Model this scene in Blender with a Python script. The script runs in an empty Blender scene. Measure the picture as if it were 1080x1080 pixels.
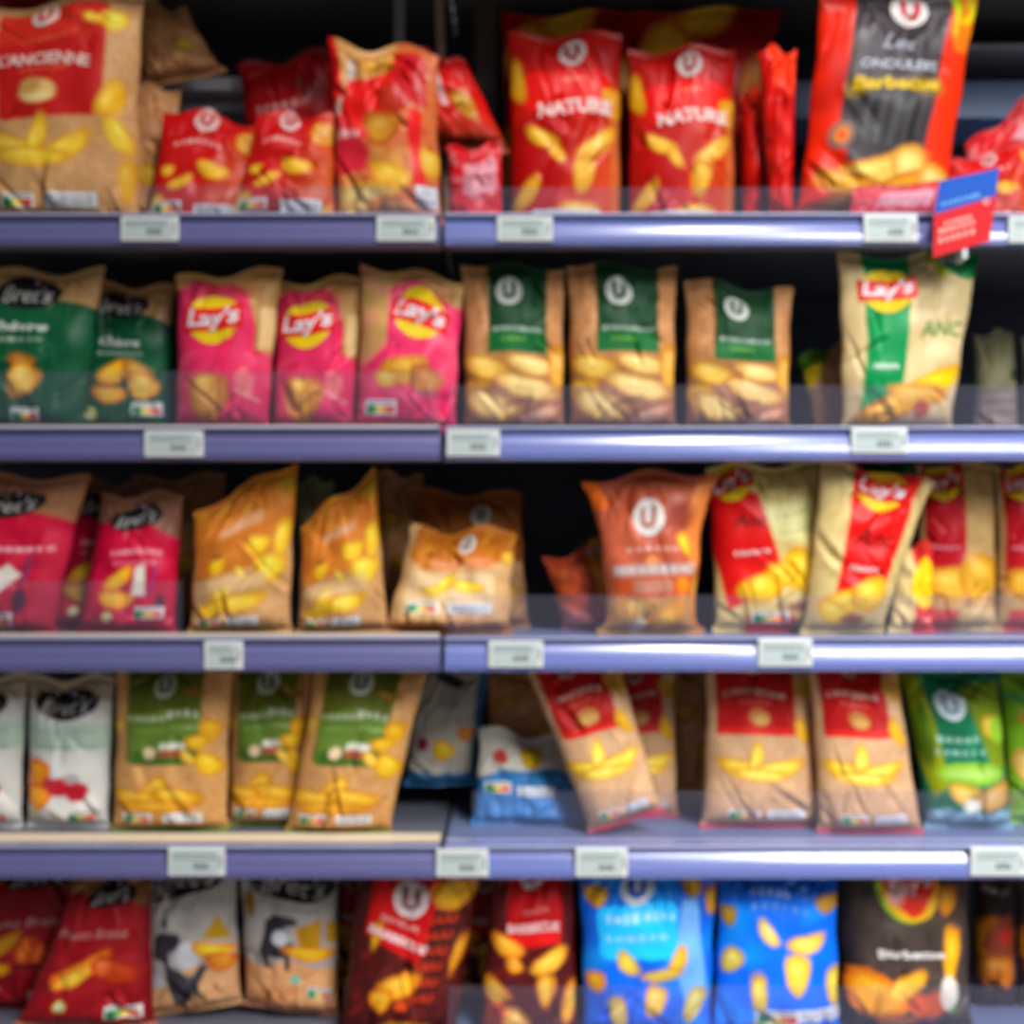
import bpy, bmesh, math, random
import numpy as np

# ------------------------------------------------------------------ camera
sc = bpy.context.scene
FPX = 1333.0          # focal length in pixels of the 1080 px frame
CAMY, CAMZ = -2.0, 1.40
HY = 560.0            # image row of the horizon
cam = bpy.data.objects.new('camera', bpy.data.cameras.new('camera'))
sc.collection.objects.link(cam)
cam.location = (0, CAMY, CAMZ)
cam.rotation_euler = (math.pi/2, 0, 0)
cam.data.sensor_width = 36
cam.data.lens = 36*FPX/1080
cam.data.shift_y = (HY-540)/1080
cam.data.clip_start = 0.05
cam.data.dof.use_dof = True
cam.data.dof.focus_distance = 0.95
LENS_OPEN = 0.0102    # diameter of the lens opening (m)
cam.data.dof.aperture_fstop = cam.data.lens/1000/LENS_OPEN
sc.camera = cam

# ------------------------------------------------------------------ light
sc.view_settings.view_transform = 'Standard'
sc.view_settings.look = 'None'
sc.view_settings.gamma = 1
sc.view_settings.use_curve_mapping = False
sc.view_settings.exposure = -0.32
w = bpy.data.worlds.new('store_air'); sc.world = w; w.use_nodes = True
w.node_tree.nodes['Background'].inputs[0].default_value = (0.86, 0.92, 1.0, 1)
w.node_tree.nodes['Background'].inputs[1].default_value = 0.19

def lamp(name, loc, sx, sy, power, col, spread=180, rot=(0,0,0)):
    d = bpy.data.lights.new(name, 'AREA'); d.shape = 'RECTANGLE'
    d.size = sx; d.size_y = sy; d.energy = power; d.color = col
    d.spread = math.radians(spread)
    o = bpy.data.objects.new(name, d); sc.collection.objects.link(o)
    o.location = loc; o.rotation_euler = rot
    return o
lamp('area_lamp', (0.74, -1.95, 4.2), 0.24, 1.0, 150, (1.0, 0.98, 0.95))  # ceiling lamp that gives the rail highlight
lamp('area_lamp', (1.9, -3.0, 3.3), 1.5, 1.5, 44, (0.95, 0.98, 1.0), spread=64, rot=(math.radians(45), 0, math.radians(20)))  # added fill light, aimed at the lower rows to brighten them

# ------------------------------------------------------------------ helpers
C = sc.collection
def lin(c):
    c = np.asarray(c, float)/255.0
    return np.where(c <= 0.04045, c/12.92, ((c+0.055)/1.055)**2.4)
def X(px, y=0.0): return (px-540)/FPX*(y-CAMY)
def Z(py, y=0.0): return CAMZ-(py-HY)/FPX*(y-CAMY)

MATS = {}
def mat(name, col=None, rough=0.5, spec=0.5, metal=0.0, bump=0.0, scale=60, coat=0.0, attr=False):
    if name in MATS: return MATS[name]
    m = bpy.data.materials.new(name); m.use_nodes = True
    nt = m.node_tree; b = nt.nodes['Principled BSDF']
    b.inputs['Roughness'].default_value = rough
    b.inputs['Specular IOR Level'].default_value = spec
    b.inputs['Metallic'].default_value = metal
    b.inputs['Coat Weight'].default_value = coat
    b.inputs['Coat Roughness'].default_value = 0.15
    if attr:
        a = nt.nodes.new('ShaderNodeVertexColor'); a.layer_name = 'Col'
        nt.links.new(a.outputs['Color'], b.inputs['Base Color'])
    elif col is not None:
        b.inputs['Base Color'].default_value = (*lin(col), 1)
    if bump:
        tc = nt.nodes.new('ShaderNodeTexCoord')
        n = nt.nodes.new('ShaderNodeTexNoise'); n.inputs['Scale'].default_value = scale
        n.inputs['Detail'].default_value = 4
        bp = nt.nodes.new('ShaderNodeBump'); bp.inputs['Strength'].default_value = bump
        bp.inputs['Distance'].default_value = 0.004
        nt.links.new(tc.outputs['Object'], n.inputs['Vector'])
        nt.links.new(n.outputs['Fac'], bp.inputs['Height'])
        nt.links.new(bp.outputs['Normal'], b.inputs['Normal'])
    MATS[name] = m
    return m
def ink(col):
    return mat('ink_%d_%d_%d' % tuple(col), [c*.94 for c in col], 0.5, 0.2)

def new_mesh(name, verts, faces, material, parent=None, cols=None, smooth=True):
    me = bpy.data.meshes.new(name)
    me.from_pydata([tuple(v) for v in verts] if not isinstance(verts, np.ndarray) else verts.tolist(), [], faces if isinstance(faces, list) else faces.tolist())
    if cols is not None:
        at = me.color_attributes.new('Col', 'FLOAT_COLOR', 'POINT')
        a = np.ones((len(cols), 4), np.float32); a[:, :3] = cols
        at.data.foreach_set('color', a.ravel())
    me.polygons.foreach_set('use_smooth', [smooth]*len(me.polygons))
    if material: me.materials.append(material)
    me.update()
    o = bpy.data.objects.new(name, me); C.objects.link(o)
    if parent: o.parent = parent
    return o
def thing(name, label, cat, loc=(0,0,0), group=None):
    o = bpy.data.objects.new(name, None); C.objects.link(o)
    o.empty_display_size = 0.05
    o.location = loc; o['label'] = label; o['category'] = cat
    if group: o['group'] = group
    return o
class MB:
    def __init__(s): s.v = []; s.f = []
    def box(s, x0, x1, y0, y1, z0, z1):
        n = len(s.v)
        s.v += [(x0,y0,z0),(x1,y0,z0),(x1,y1,z0),(x0,y1,z0),(x0,y0,z1),(x1,y0,z1),(x1,y1,z1),(x0,y1,z1)]
        s.f += [[n+a for a in q] for q in ((3,2,1,0),(4,5,6,7),(0,1,5,4),(1,2,6,5),(2,3,7,6),(3,0,4,7))]
        return s
    def extrude_x(s, prof, x0, x1):
        n = len(s.v); k = len(prof)
        s.v += [(x0,y,z) for y,z in prof]+[(x1,y,z) for y,z in prof]
        for i in range(k):
            j = (i+1) % k
            s.f.append([n+i, n+j, n+k+j, n+k+i])
        s.f.append([n+i for i in range(k)][::-1]); s.f.append([n+k+i for i in range(k)])
        return s
    def build(s, name, m, parent=None, bevel=0.0, smooth=False):
        o = new_mesh(name, s.v, s.f, m, parent, smooth=smooth)
        bm = bmesh.new(); bm.from_mesh(o.data); bmesh.ops.recalc_face_normals(bm, faces=bm.faces)
        bm.to_mesh(o.data); bm.free()
        if bevel:
            b = o.modifiers.new('bevel', 'BEVEL'); b.width = bevel; b.segments = 2
        return o

# text outlines -> triangles, cached
TXT = {}
def text_mesh(s, bold=0.0, shear=0.0):
    k = (s, bold, shear)
    if k in TXT: return TXT[k]
    cu = bpy.data.curves.new('t', 'FONT'); cu.body = s; cu.offset = bold; cu.shear = shear
    cu.resolution_u = 3; cu.align_x = 'CENTER'
    ob = bpy.data.objects.new('t', cu); C.objects.link(ob)
    dg = bpy.context.evaluated_depsgraph_get()
    me = bpy.data.meshes.new_from_object(ob.evaluated_get(dg))
    bm = bmesh.new(); bm.from_mesh(me)
    bmesh.ops.triangulate(bm, faces=bm.faces[:])
    for _ in range(3):
        e = [e for e in bm.edges if e.calc_length() > 0.2]
        if not e: break
        bmesh.ops.subdivide_edges(bm, edges=e, cuts=1)
        bmesh.ops.triangulate(bm, faces=[f for f in bm.faces if len(f.verts) > 3])
    v = np.array([x.co[:2] for x in bm.verts]); f = [[q.index for q in p.verts] for p in bm.faces]
    bm.free(); bpy.data.objects.remove(ob); bpy.data.curves.remove(cu); bpy.data.meshes.remove(me)
    lo, hi = v.min(0), v.max(0)
    v = (v-(lo+hi)/2)/(hi-lo)
    TXT[k] = (v, f)
    return TXT[k]

# ------------------------------------------------------------------ printing on film
def fnoise(x, y, seed, n=5, f0=2.0, f1=9.0):
    r = np.random.RandomState(seed); o = np.zeros_like(x, dtype=float)
    for i in range(n):
        f = f0*(f1/f0)**(i/max(1, n-1)); a = r.uniform(0, 2*math.pi)
        o = o+np.sin(2*math.pi*f*(x*math.cos(a)+y*math.sin(a))+r.uniform(0, 6.28)+1.3*np.sin(2*math.pi*f*.6*(x*math.sin(a)-y*math.cos(a))+r.uniform(0, 6)))
    return o/n
class Print:
    """the ink layers of one printed film, evaluated at the points (x across, y down)"""
    def __init__(s, x, y, asp, seed=1, soft=0.008):
        s.x, s.y, s.asp, s.seed, s.soft = x, y, asp, seed, soft
        s.c = np.zeros((len(x), 3)); s.jit = 0
        s.rr = random.Random(seed)
    def lay(s, m, col):
        col = lin(col)**1.12
        m = np.clip(m, 0, 1)[:, None]; s.c = s.c*(1-m)+col*m
    def fill(s, col): s.c[:] = lin(col)**1.12
    def ss(s, d): return np.clip(0.5-d/(2*s.soft), 0, 1)
    def loc(s, cx, cy, rot):
        dx = (s.x-cx)*s.asp; dy = s.y-cy; a = math.radians(rot)
        return dx*math.cos(a)+dy*math.sin(a), -dx*math.sin(a)+dy*math.cos(a)
    def rect(s, x0, y0, x1, y1, col, r=0.0, rot=0, a=1.0, wob=0):
        u, v = s.loc((x0+x1)/2, (y0+y1)/2, rot)
        hw = (x1-x0)/2*s.asp-r; hh = (y1-y0)/2-r
        qx = np.abs(u)-hw; qy = np.abs(v)-hh
        d = np.hypot(np.maximum(qx, 0), np.maximum(qy, 0))+np.minimum(np.maximum(qx, qy), 0)-r
        if wob: d = d+wob*fnoise(s.x, s.y, s.seed+7, 4, 1, 6)
        s.lay(s.ss(d)*a, col)
    def ell(s, cx, cy, rx, ry, col, rot=0, a=1.0, soft=None, wob=0):
        u, v = s.loc(cx, cy, rot)
        q = np.hypot(u/rx, v/ry)
        if wob: q = q+wob*fnoise(s.x*s.asp, s.y, s.seed+int(cx*99+cy*999), 4, 3, 12)
        d = (q-1)*min(rx, ry)
        if soft: s.lay(np.clip(0.5-d/(2*soft), 0, 1)*a, col)
        else: s.lay(s.ss(d)*a, col)
    def ring(s, cx, cy, r, wd, col):
        u, v = s.loc(cx, cy, 0); s.lay(s.ss(np.abs(np.hypot(u, v)-r)-wd/2), col)
    def poly(s, pts, col, a=1.0):
        px = s.x*s.asp; py = s.y; ins = np.zeros(len(px), bool); dmin = np.full(len(px), 9.0)
        n = len(pts)
        for i in range(n):
            ax, ay = pts[i][0]*s.asp, pts[i][1]; bx, by = pts[(i+1) % n][0]*s.asp, pts[(i+1) % n][1]
            ex, ey = bx-ax, by-ay; L = ex*ex+ey*ey+1e-12
            t = np.clip(((px-ax)*ex+(py-ay)*ey)/L, 0, 1)
            dmin = np.minimum(dmin, np.hypot(px-ax-t*ex, py-ay-t*ey))
            c = ((ay > py) != (by > py)) & (px < (bx-ax)*(py-ay)/(by-ay+1e-12)+ax)
            ins ^= c
        s.lay(s.ss(np.where(ins, -dmin, dmin))*a, col)
    def chip(s, cx, cy, rx, ry, rot=0, col=(240, 190, 50), rim=(205, 130, 25)):
        """a printed potato crisp: browned rim, pale ridged middle"""
        rx *= 1.22; ry *= 1.22
        sd = int(abs(cx)*131+abs(cy)*977) % 9999
        u, v = s.loc(cx, cy, rot)
        v2 = v+ry*0.35*((u/rx)**2-0.4)
        q = np.hypot(u/rx, v2/ry)+0.07*fnoise(s.x*s.asp, s.y, sd, 4, 4, 16)
        s.lay(s.ss((q-1)*min(rx, ry)), rim)
        s.lay(np.clip((0.92-q)/0.35, 0, 1), col)
        hi = np.clip((0.55-np.hypot((u+rx*.15)/rx, (v2+ry*.3)/(ry*.8)))/0.5, 0, 1)
        s.lay(hi*0.55, tuple(min(255, c+k) for c, k in zip(col, (15, 38, 55))))
        s.lay(np.where(q < 1, np.clip(fnoise(s.x*s.asp, s.y, sd+3, 4, 12, 30)-0.15, 0, 1)*0.5, 0), rim)
    def mottle(s, col, amount=0.3, f0=4, f1=30, seed=0, m=None):
        k = np.clip(fnoise(s.x*s.asp, s.y, s.seed*0+seed+11, 6, f0, f1)*1.6, 0, 1)*amount
        if m is not None: k = k*m
        s.lay(k, col)
    def marks(s, cx, cy, w_, h, col, rot=0, n=9, arc=0.0):
        """a row of small print too fine to read"""
        u, v = s.loc(cx, cy, rot); W = w_*s.asp
        v = v-arc*(u/W*2)**2
        r = random.Random(int(cx*977+cy*131+n)); x0 = -W/2
        for i in range(n):
            g = W/n; ww = g*r.uniform(.35, .8); hh = h*r.uniform(.6, 1)
            d = np.maximum(np.abs(u-(x0+g*(i+.5)))-ww/2, np.abs(v)-hh/2)
            s.lay(s.ss(d)*0.9, col)
    def area(s, x0, y0, x1, y1):
        return ((s.x > x0) & (s.x < x1) & (s.y > y0) & (s.y < y1)).astype(float)

def score_print(p, letters=True):
    p.fill((232, 232, 228))
    for i, c in enumerate([(20, 130, 75), (140, 190, 60), (250, 205, 40), (238, 130, 35), (225, 65, 40)]):
        p.rect(.07+.172*i, .42, .07+.172*(i+1), .88, c)
    p.rect(.08, .1, .9, .28, (150, 150, 150))
    p.rect(.04, .34, .30, .95, (20, 140, 80), r=.12)
def plain_print(p):
    p.fill((225, 225, 225)); p.marks(.5, .33, .85, .25, (120, 120, 125), n=9); p.marks(.5, .7, .8, .25, (130, 130, 135), n=7)

# ------------------------------------------------------------------ the crisps bag
SEAL_T = 0.011
class Film:
    """the shape of one filled bag"""
    def __init__(s, tl, tr, br, bl, T, y0, lean, yaw, bend, seed, crumple, pinch=0.05):
        s.q = [np.array(a, float) for a in (tl, tr, br, bl)]
        s.T, s.y0, s.lean, s.yaw, s.bend, s.seed, s.cr, s.pinch = T, y0, lean, yaw, bend, seed, crumple, pinch
        s.H = (np.linalg.norm(s.q[0]-s.q[3])+np.linalg.norm(s.q[1]-s.q[2]))/2
        s.W = (np.linalg.norm(s.q[0]-s.q[1])+np.linalg.norm(s.q[2]-s.q[3]))/2
        s.asp = s.W/s.H; s.ts = SEAL_T/s.H
        r = random.Random(seed)
        s.lines = []
        for i in range(int(7+8*crumple)):
            top = r.random() < 0.6
            x0 = r.uniform(.08, .92); y0_ = (r.uniform(0.02, .1) if top else r.uniform(.88, .98)) if r.random() < .75 else r.uniform(.2, .8)
            a = r.uniform(-1.0, 1.0)+(math.pi/2 if top else -math.pi/2)
            L = r.uniform(.12, .42)
            s.lines.append((x0*s.asp, y0_, math.cos(a), math.sin(a), L, r.uniform(.0016, .0046)*(0.6+crumple), r.uniform(.010, .03)))
    def env(s, a, b):
        ts = s.ts
        tt = np.clip((b-ts)/(1-2*ts), 0, 1)
        gu = np.clip(1-np.abs(2*a-1)**2.6, 0, 1)**0.62
        k = tt**1.18
        gv = np.clip(1-np.abs(2*k-1)**np.where(k < .5, 2.5, 10.0), 0, 1)**0.55
        return gu*gv, tt, gv
    def thick(s, a, b):
        e, tt, gv = s.env(a, b)
        d = s.T/2*e
        # gathers running out of the two welded ends
        nx_ = fnoise(a*s.asp, b*0.12, s.seed+2, 4, 5, 17)
        d = d+e**.5*s.cr*(0.0045*np.exp(-tt/.13)+0.003*np.exp(-(1-tt)/.10))*nx_
        d = d+e*s.cr*0.006*fnoise(a*s.asp, b, s.seed+5, 4, 1.2, 4.2)
        for (x0, y0, cx, cy, L, A, wd) in s.lines:
            ux = a*s.asp-x0; uy = b-y0
            al = ux*cx+uy*cy; ac = -ux*cy+uy*cx
            fall = np.clip(al/0.03, 0, 1)*np.clip((L-al)/(L*.7), 0, 1)
            d = d-np.minimum(1, e*3)*A*fall*(np.exp(-(ac/wd)**2)-0.55*np.exp(-((ac-1.6*wd)/wd)**2))
        return np.maximum(d, 0.0002*(e > 0))
    def mid(s, a, b):
        e, tt, gv = s.env(a, b)
        a2 = 0.5+(a-0.5)*(1-s.pinch*gv)
        a2 = a2+0.006*s.cr*np.sin(b*17+s.seed)*np.sin(math.pi*b)*np.sign(a-.5)*np.abs(2*a-1)
        tl, tr, br, bl = s.q
        a2 = a2[:, None]; bb = b[:, None]
        P = tl*(1-a2)*(1-bb)+tr*a2*(1-bb)+br*a2*bb+bl*(1-a2)*bb
        P = P+np.stack([np.zeros_like(b), 0.010*s.cr*(1-b)**3*np.sin(a*7+s.seed)*np.sin(math.pi*a)], 1)
        y = s.lean*(1-b)+s.yaw*(a-.5)-s.bend*np.clip(1-b/.3, 0, 1)**2
        y = y+0.004*s.cr*np.sin(a*9+s.seed*1.7)*(np.exp(-tt/.08)+.6*np.exp(-(1-tt)/.05))
        return np.stack([P[:, 0], y, P[:, 1]], 1)
    def front(s, a, b, off=0.0):
        P = s.mid(a, b); P[:, 1] -= s.thick(a, b)
        if off:
            h = 0.004
            A = s.mid(a+h, b); A[:, 1] -= s.thick(a+h, b); B = s.mid(a, b+h); B[:, 1] -= s.thick(a, b+h)
            n = np.cross(B-P, A-P); n /= np.linalg.norm(n, axis=1)[:, None]+1e-12
            n[n[:, 1] > 0] *= -1
            P = P+n*off
        return P

def grid_faces(nx, ny, base=0, flip=False):
    i, j = np.meshgrid(np.arange(nx), np.arange(ny)); i = i.ravel(); j = j.ravel()
    a = base+j*(nx+1)+i
    q = np.stack([a, a+nx+1, a+nx+2, a+1], 1)
    return q[:, ::-1] if flip else q

KIND = {}
def kind(name, finish, parts=()):
    def deco(fn):
        KIND[name] = (fn, finish, parts); return fn
    return deco
FIN = {}
def patch(name, film, root, cx, cy, w_, h, rot, painter, off, material, parent=None, oval=False, n=14, label=None):
    """a printed area lying on the film; w_ is a share of the width, h of the height"""
    m = n
    if oval:
        rr, th = np.meshgrid(np.linspace(0, 1, 15), np.linspace(0, 2*math.pi, 49)[:-1])
        rr = rr.T.ravel(); th = th.T.ravel()
        u = 0.5+.5*rr*np.cos(th); v = 0.5+.5*rr*np.sin(th)
        F = []
        for k in range(14):
            for t in range(48):
                F.append([k*48+t, k*48+(t+1) % 48, (k+1)*48+(t+1) % 48, (k+1)*48+t])
    else:
        u, v = np.meshgrid(np.linspace(0, 1, 2*m+1), np.linspace(0, 1, m+1)); u = u.ravel(); v = v.ravel()
        F = grid_faces(2*m, m).tolist()
    dx = (u-.5)*w_*film.asp; dy = (v-.5)*h; a = math.radians(rot)
    X_ = cx+(dx*math.cos(a)-dy*math.sin(a))/film.asp; Y_ = cy+dx*math.sin(a)+dy*math.cos(a)
    P = film.front(X_, Y_, off)
    cols = None
    if painter:
        p = Print(u, v, w_*film.asp/h, 3, 0.02); painter(p); cols = p.c
    o = new_mesh(name, P, F, material, parent or root, cols)
    if label: o['label'] = label
    return o
def letters(film, root, s, cx, cy, w_, h, col, rot=0, arc=0.0, bold=0.02, shear=0.0, off=0.0014, parent=None, name='lettering'):
    v, f = text_mesh(s, bold, shear)
    mx = v[:, 0]*w_*film.asp; my = -v[:, 1]*h+arc*(2*v[:, 0])**2; a = math.radians(rot)
    X_ = cx+(mx*math.cos(a)-my*math.sin(a))/film.asp; Y_ = cy+mx*math.sin(a)+my*math.cos(a)
    ok = (X_ > 0.01) & (X_ < 0.99) & (Y_ > 0.0) & (Y_ < 1)
    f = [t for t in f if ok[t[0]] and ok[t[1]] and ok[t[2]]]
    if not f: return None
    P = film.front(np.clip(X_, 0, 1), np.clip(Y_, 0, 1), off)
    return new_mesh(name, P, f, ink(col), parent or root)

def u_badge(film, root, cx, cy, r, disc=(235, 230, 225), letter=(200, 20, 25), rot=0):
    ww = 2*r/film.asp
    b = patch('round_badge', film, root, cx, cy, ww, 2*r, rot, None, 0.0007, ink(disc), oval=True)
    letters(film, root, 'U', cx, cy, ww*.5, r*1.15, letter, rot, bold=.05, off=.0021, parent=b, name='badge_letter')
def oval_logo(film, root, cx, cy, rx, ry, rot=0, flag=True):
    b = patch('logo_oval', film, root, cx, cy, 2*rx/film.asp, 2*ry, rot, None, 0.0007, ink((24, 20, 22)), oval=True)
    letters(film, root, "Bret's", cx, cy+ry*.1, 1.5*rx/film.asp, ry*1.05, (190, 185, 180), rot, bold=.01, shear=.3, off=.0021, parent=b, name='lettering')
    if flag:
        a = math.radians(rot)
        for i, c in enumerate([(40, 60, 150), (225, 225, 225), (200, 40, 50)]):
            k = (i-.5)*.014+.2*rx
            patch('flag_stripe', film, root, cx+(k*math.cos(a)+ry*.68*math.sin(a))/film.asp, cy+k*math.sin(a)-ry*.68*math.cos(a), .014/film.asp, .02, rot, None, .0021, ink(c), parent=b, n=2)
def sun_logo(film, root, cx, cy, r, rot=0):
    b = patch('logo_disc', film, root, cx, cy, 2*r/film.asp, 1.95*r, rot, None, 0.0007, ink((245, 205, 20)), oval=True)
    def ribbon(p):
        p.fill((225, 30, 30))
    patch('ribbon', film, root, cx, cy, 2.25*r/film.asp, .88*r, rot-4, ribbon, .0016, FIN['gloss'], parent=b, n=12)
    letters(film, root, "Lay's", cx, cy+.02*r, 1.95*r/film.asp, .86*r, (240, 225, 230), rot-4, bold=.03, shear=.15, off=.0028, parent=b, name='lettering')
def score(film, root, cx, cy, w_=.26, h=.065, rot=0):
    cy = min(cy, .9)
    patch('nutrition_label', film, root, cx, cy, w_, h, rot, score_print, .0009, FIN['gloss'])
def sticker(film, root, cx, cy, w_=.4, h=.07, rot=0):
    cy = min(cy, .9)
    patch('weight_panel', film, root, cx, cy, w_, h, rot, plain_print, .0009, FIN['gloss'])

FIN['gloss'] = mat('printed_gloss_film', rough=.42, spec=.22, bump=.25, scale=28, attr=True, coat=.03)
FIN['matte'] = mat('printed_paper_film', rough=.55, spec=.22, bump=.35, scale=45, attr=True)

DECK = {}
def bag(kd, row, d, tl, tr, xb, label, group=None, lift=(0, 0), T=.062, lean=.0, yaw=0.0, bend=0.0, seed=1, cr=1.0, extra=None, pinch=.05, on=None):
    """tl, tr: image points of the upper corners; xb: image columns of the lower corners; lift: how far the lower corners stand off (px)"""
    fn, fin, parts = KIND[kd]
    zb = DECK[row] if on is None else on
    def W(px, py, y): return (X(px, y), Z(py, y))
    yt = d+lean
    TL = W(tl[0], tl[1], yt); TR = W(tr[0], tr[1], yt)
    k = (d-CAMY)/FPX
    BL = (X(xb[0], d), zb+lift[0]*k+.0005); BR = (X(xb[1], d), zb+lift[1]*k+.0005)
    ox, oz = (BL[0]+BR[0])/2, zb
    sh = lambda p: (p[0]-ox, p[1]-oz)
    film = Film(sh(TL), sh(TR), sh(BR), sh(BL), T, 0, lean, yaw, bend, seed, cr, pinch)
    root = thing('crisps_bag', label, 'crisps bag', (ox, d, oz), group)
    nx = int(max(16, min(96, film.W*1000/2.2))); ny = int(max(16, min(130, film.H*1000/2.2)))
    a, b = np.meshgrid(np.linspace(0, 1, nx+1), np.linspace(film.ts, 1-film.ts, ny+1)); a = a.ravel(); b = b.ravel()
    F = film.front(a, b)
    M = film.mid(a, b)
    Bk = M.copy(); Bk[:, 1] += film.T/2*film.env(a, b)[0]*.85
    N = len(a); idx = np.arange(N); gi = idx % (nx+1); gj = idx//(nx+1)
    bd = (gi == 0) | (gi == nx) | (gj == 0) | (gj == ny)
    F[bd] = M[bd]
    mp = np.where(bd, idx, -1); inner = np.where(~bd)[0]; mp[inner] = N+np.arange(len(inner))
    V = np.vstack([F, Bk[inner]])
    q = grid_faces(nx, ny); qb = mp[q][:, ::-1]
    def paint(x, y):
        p = Print(x, y, film.asp, seed); fn(p); return p.c
    cf = paint(a, b)
    cb = np.tile(cf.reshape(ny+1, nx+1, 3)[:, 1].mean(0), (len(inner), 1))
    zmin = V[:, 2].min()
    V[:, 2] = np.maximum(V[:, 2], 0.0006) if min(lift) >= 0 else V[:, 2]
    new_mesh('body', V, np.vstack([q, qb]), FIN[fin], root, np.vstack([cf, cb]))
    for nm, b0, b1 in (('top_seal', 0.0, film.ts), ('bottom_seal', 1-film.ts, 1.0)):
        k = 6; s_, t_ = np.meshgrid(np.linspace(0, 1, nx+1), np.linspace(b0, b1, k+1)); s_ = s_.ravel(); t_ = t_.ravel()
        P = film.mid(s_, t_)
        rib = 0.0005*np.cos(np.tile(np.arange(k+1)[:, None], (1, nx+1)).ravel()*math.pi)
        A = P.copy(); A[:, 1] += rib-.0006; B = P.copy(); B[:, 1] += rib+.0006
        n1 = len(A); V2 = np.vstack([A, B]); V2[:, 2] = np.maximum(V2[:, 2], 0.0006)
        g1 = grid_faces(nx, k); g2 = grid_faces(nx, k, n1, True)
        rim = []
        for i in range(nx): rim += [[i+1, i, n1+i, n1+i+1], [k*(nx+1)+i, k*(nx+1)+i+1, n1+k*(nx+1)+i+1, n1+k*(nx+1)+i]]
        c = paint(s_, t_)
        new_mesh(nm, V2, np.vstack([g1, g2, np.array(rim)]), FIN[fin], root, np.vstack([c, c]))
    for pt in parts: pt(film, root)
    if extra: extra(film, root)
    return root, film

# ------------------------------------------------------------------ the setting
M_BACK = mat('dark_steel_back', (62, 66, 78), .5, .5)
M_UNDER = mat('dark_underside', (96, 93, 90), .6, .3)
M_DECK = mat('blue_grey_deck', (112, 124, 160), .42, .5)
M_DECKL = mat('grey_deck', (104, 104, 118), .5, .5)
M_CREAM = mat('cream_strip', (226, 208, 178), .6, .3)
M_RAIL = mat('lavender_rail', (104, 114, 176), .26, .8, coat=.6)
M_RAILL = mat('lavender_rail_shaded', (92, 91, 140), .36, .6, coat=.25)  # same rail, the left bay's dimmer light put into its colour
M_LIP = mat('pale_rail_lip', (176, 180, 208), .3, .6)
M_STEEL = mat('grey_steel', (140, 144, 152), .4, .5, metal=.3)

def struct(o): o['kind'] = 'structure'; return o
fl = MB().box(-3.2, 3.2, -3.2, 0.62, -0.05, 0.0).build('floor', mat('store_tiles', (196, 188, 176), .35, .5)); struct(fl)
nt = fl.active_material.node_tree; br = nt.nodes.new('ShaderNodeTexBrick'); br.offset = 0
br.inputs['Color1'].default_value = (.52, .48, .42, 1); br.inputs['Color2'].default_value = (.5, .46, .4, 1); br.inputs['Mortar'].default_value = (.25, .24, .22, 1)
br.inputs['Scale'].default_value = 2.5; br.inputs['Mortar Size'].default_value = .008; br.inputs['Brick Width'].default_value = .5; br.inputs['Row Height'].default_value = .5
tc = nt.nodes.new('ShaderNodeTexCoord'); nt.links.new(tc.outputs['Object'], br.inputs['Vector'])
nt.links.new(br.outputs['Color'], nt.nodes['Principled BSDF'].inputs['Base Color'])
# ribbed back panel
wb = MB(); wb.box(-1.9, 1.9, 0.50, 0.56, 0.0, 2.75)
for i in range(84):
    z = 0.55+i*0.024; wb.box(-1.9, 1.9, 0.492, 0.5005, z, z+0.010)
struct(wb.build('wall_back', M_BACK))

XJ = (X(464.5), X(469.5))
ROWS = {0: (-100, -62), 1: (226, 260), 2: (450, 486), 3: (671, 708), 4: (890, 926), 5: (1109, 1145)}
names = {0: 'top canopy', 1: 'first', 2: 'second', 3: 'third', 4: 'fourth', 5: 'lowest'}
def rail_profile(zt, zb):
    h = zt-zb
    pts = [(0.012, zt), (-0.006, zt), (-0.0075, zt-.0015), (-0.0075, zt-.05*h), (-0.0030, zt-.09*h), (-0.0015, zt-.26*h), (-0.0030, zt-.31*h)]
    y = -0.0034
    for i in range(15):
        a = i/14
        pts.append((y+(.0016 if i in (6, 7) else 0), zt-(.32+.53*a)*h)); y -= .53*h/14*math.tan(math.radians(30*(1-a)))
    pts += [(-0.0095, zt-.88*h), (-0.0095, zt-.96*h), (-0.006, zb), (0.012, zb)]
    return pts
def clear_mat():
    m = bpy.data.materials.new('scuffed_clear_plastic'); m.use_nodes = True; nt = m.node_tree
    b = nt.nodes['Principled BSDF']; b.inputs['Base Color'].default_value = (.50, .50, .66, 1); b.inputs['Roughness'].default_value = .22
    t = nt.nodes.new('ShaderNodeBsdfTransparent'); t.inputs[0].default_value = (.93, .93, .97, 1)
    mx = nt.nodes.new('ShaderNodeMixShader'); mx.inputs[0].default_value = .962
    nt.links.new(b.outputs[0], mx.inputs[1]); nt.links.new(t.outputs[0], mx.inputs[2])
    nt.links.new(mx.outputs[0], nt.nodes['Material Output'].inputs['Surface'])
    return m
M_CLEAR = clear_mat()
place = {0: 'above the photo edge over the red bags', 1: 'carrying the red bags of the top row', 2: 'carrying the pink, green and kraft bags', 3: 'carrying the orange and copper bags', 4: 'carrying the olive and kraft bags', 5: 'carrying the blue and dark bags at the bottom'}
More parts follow.
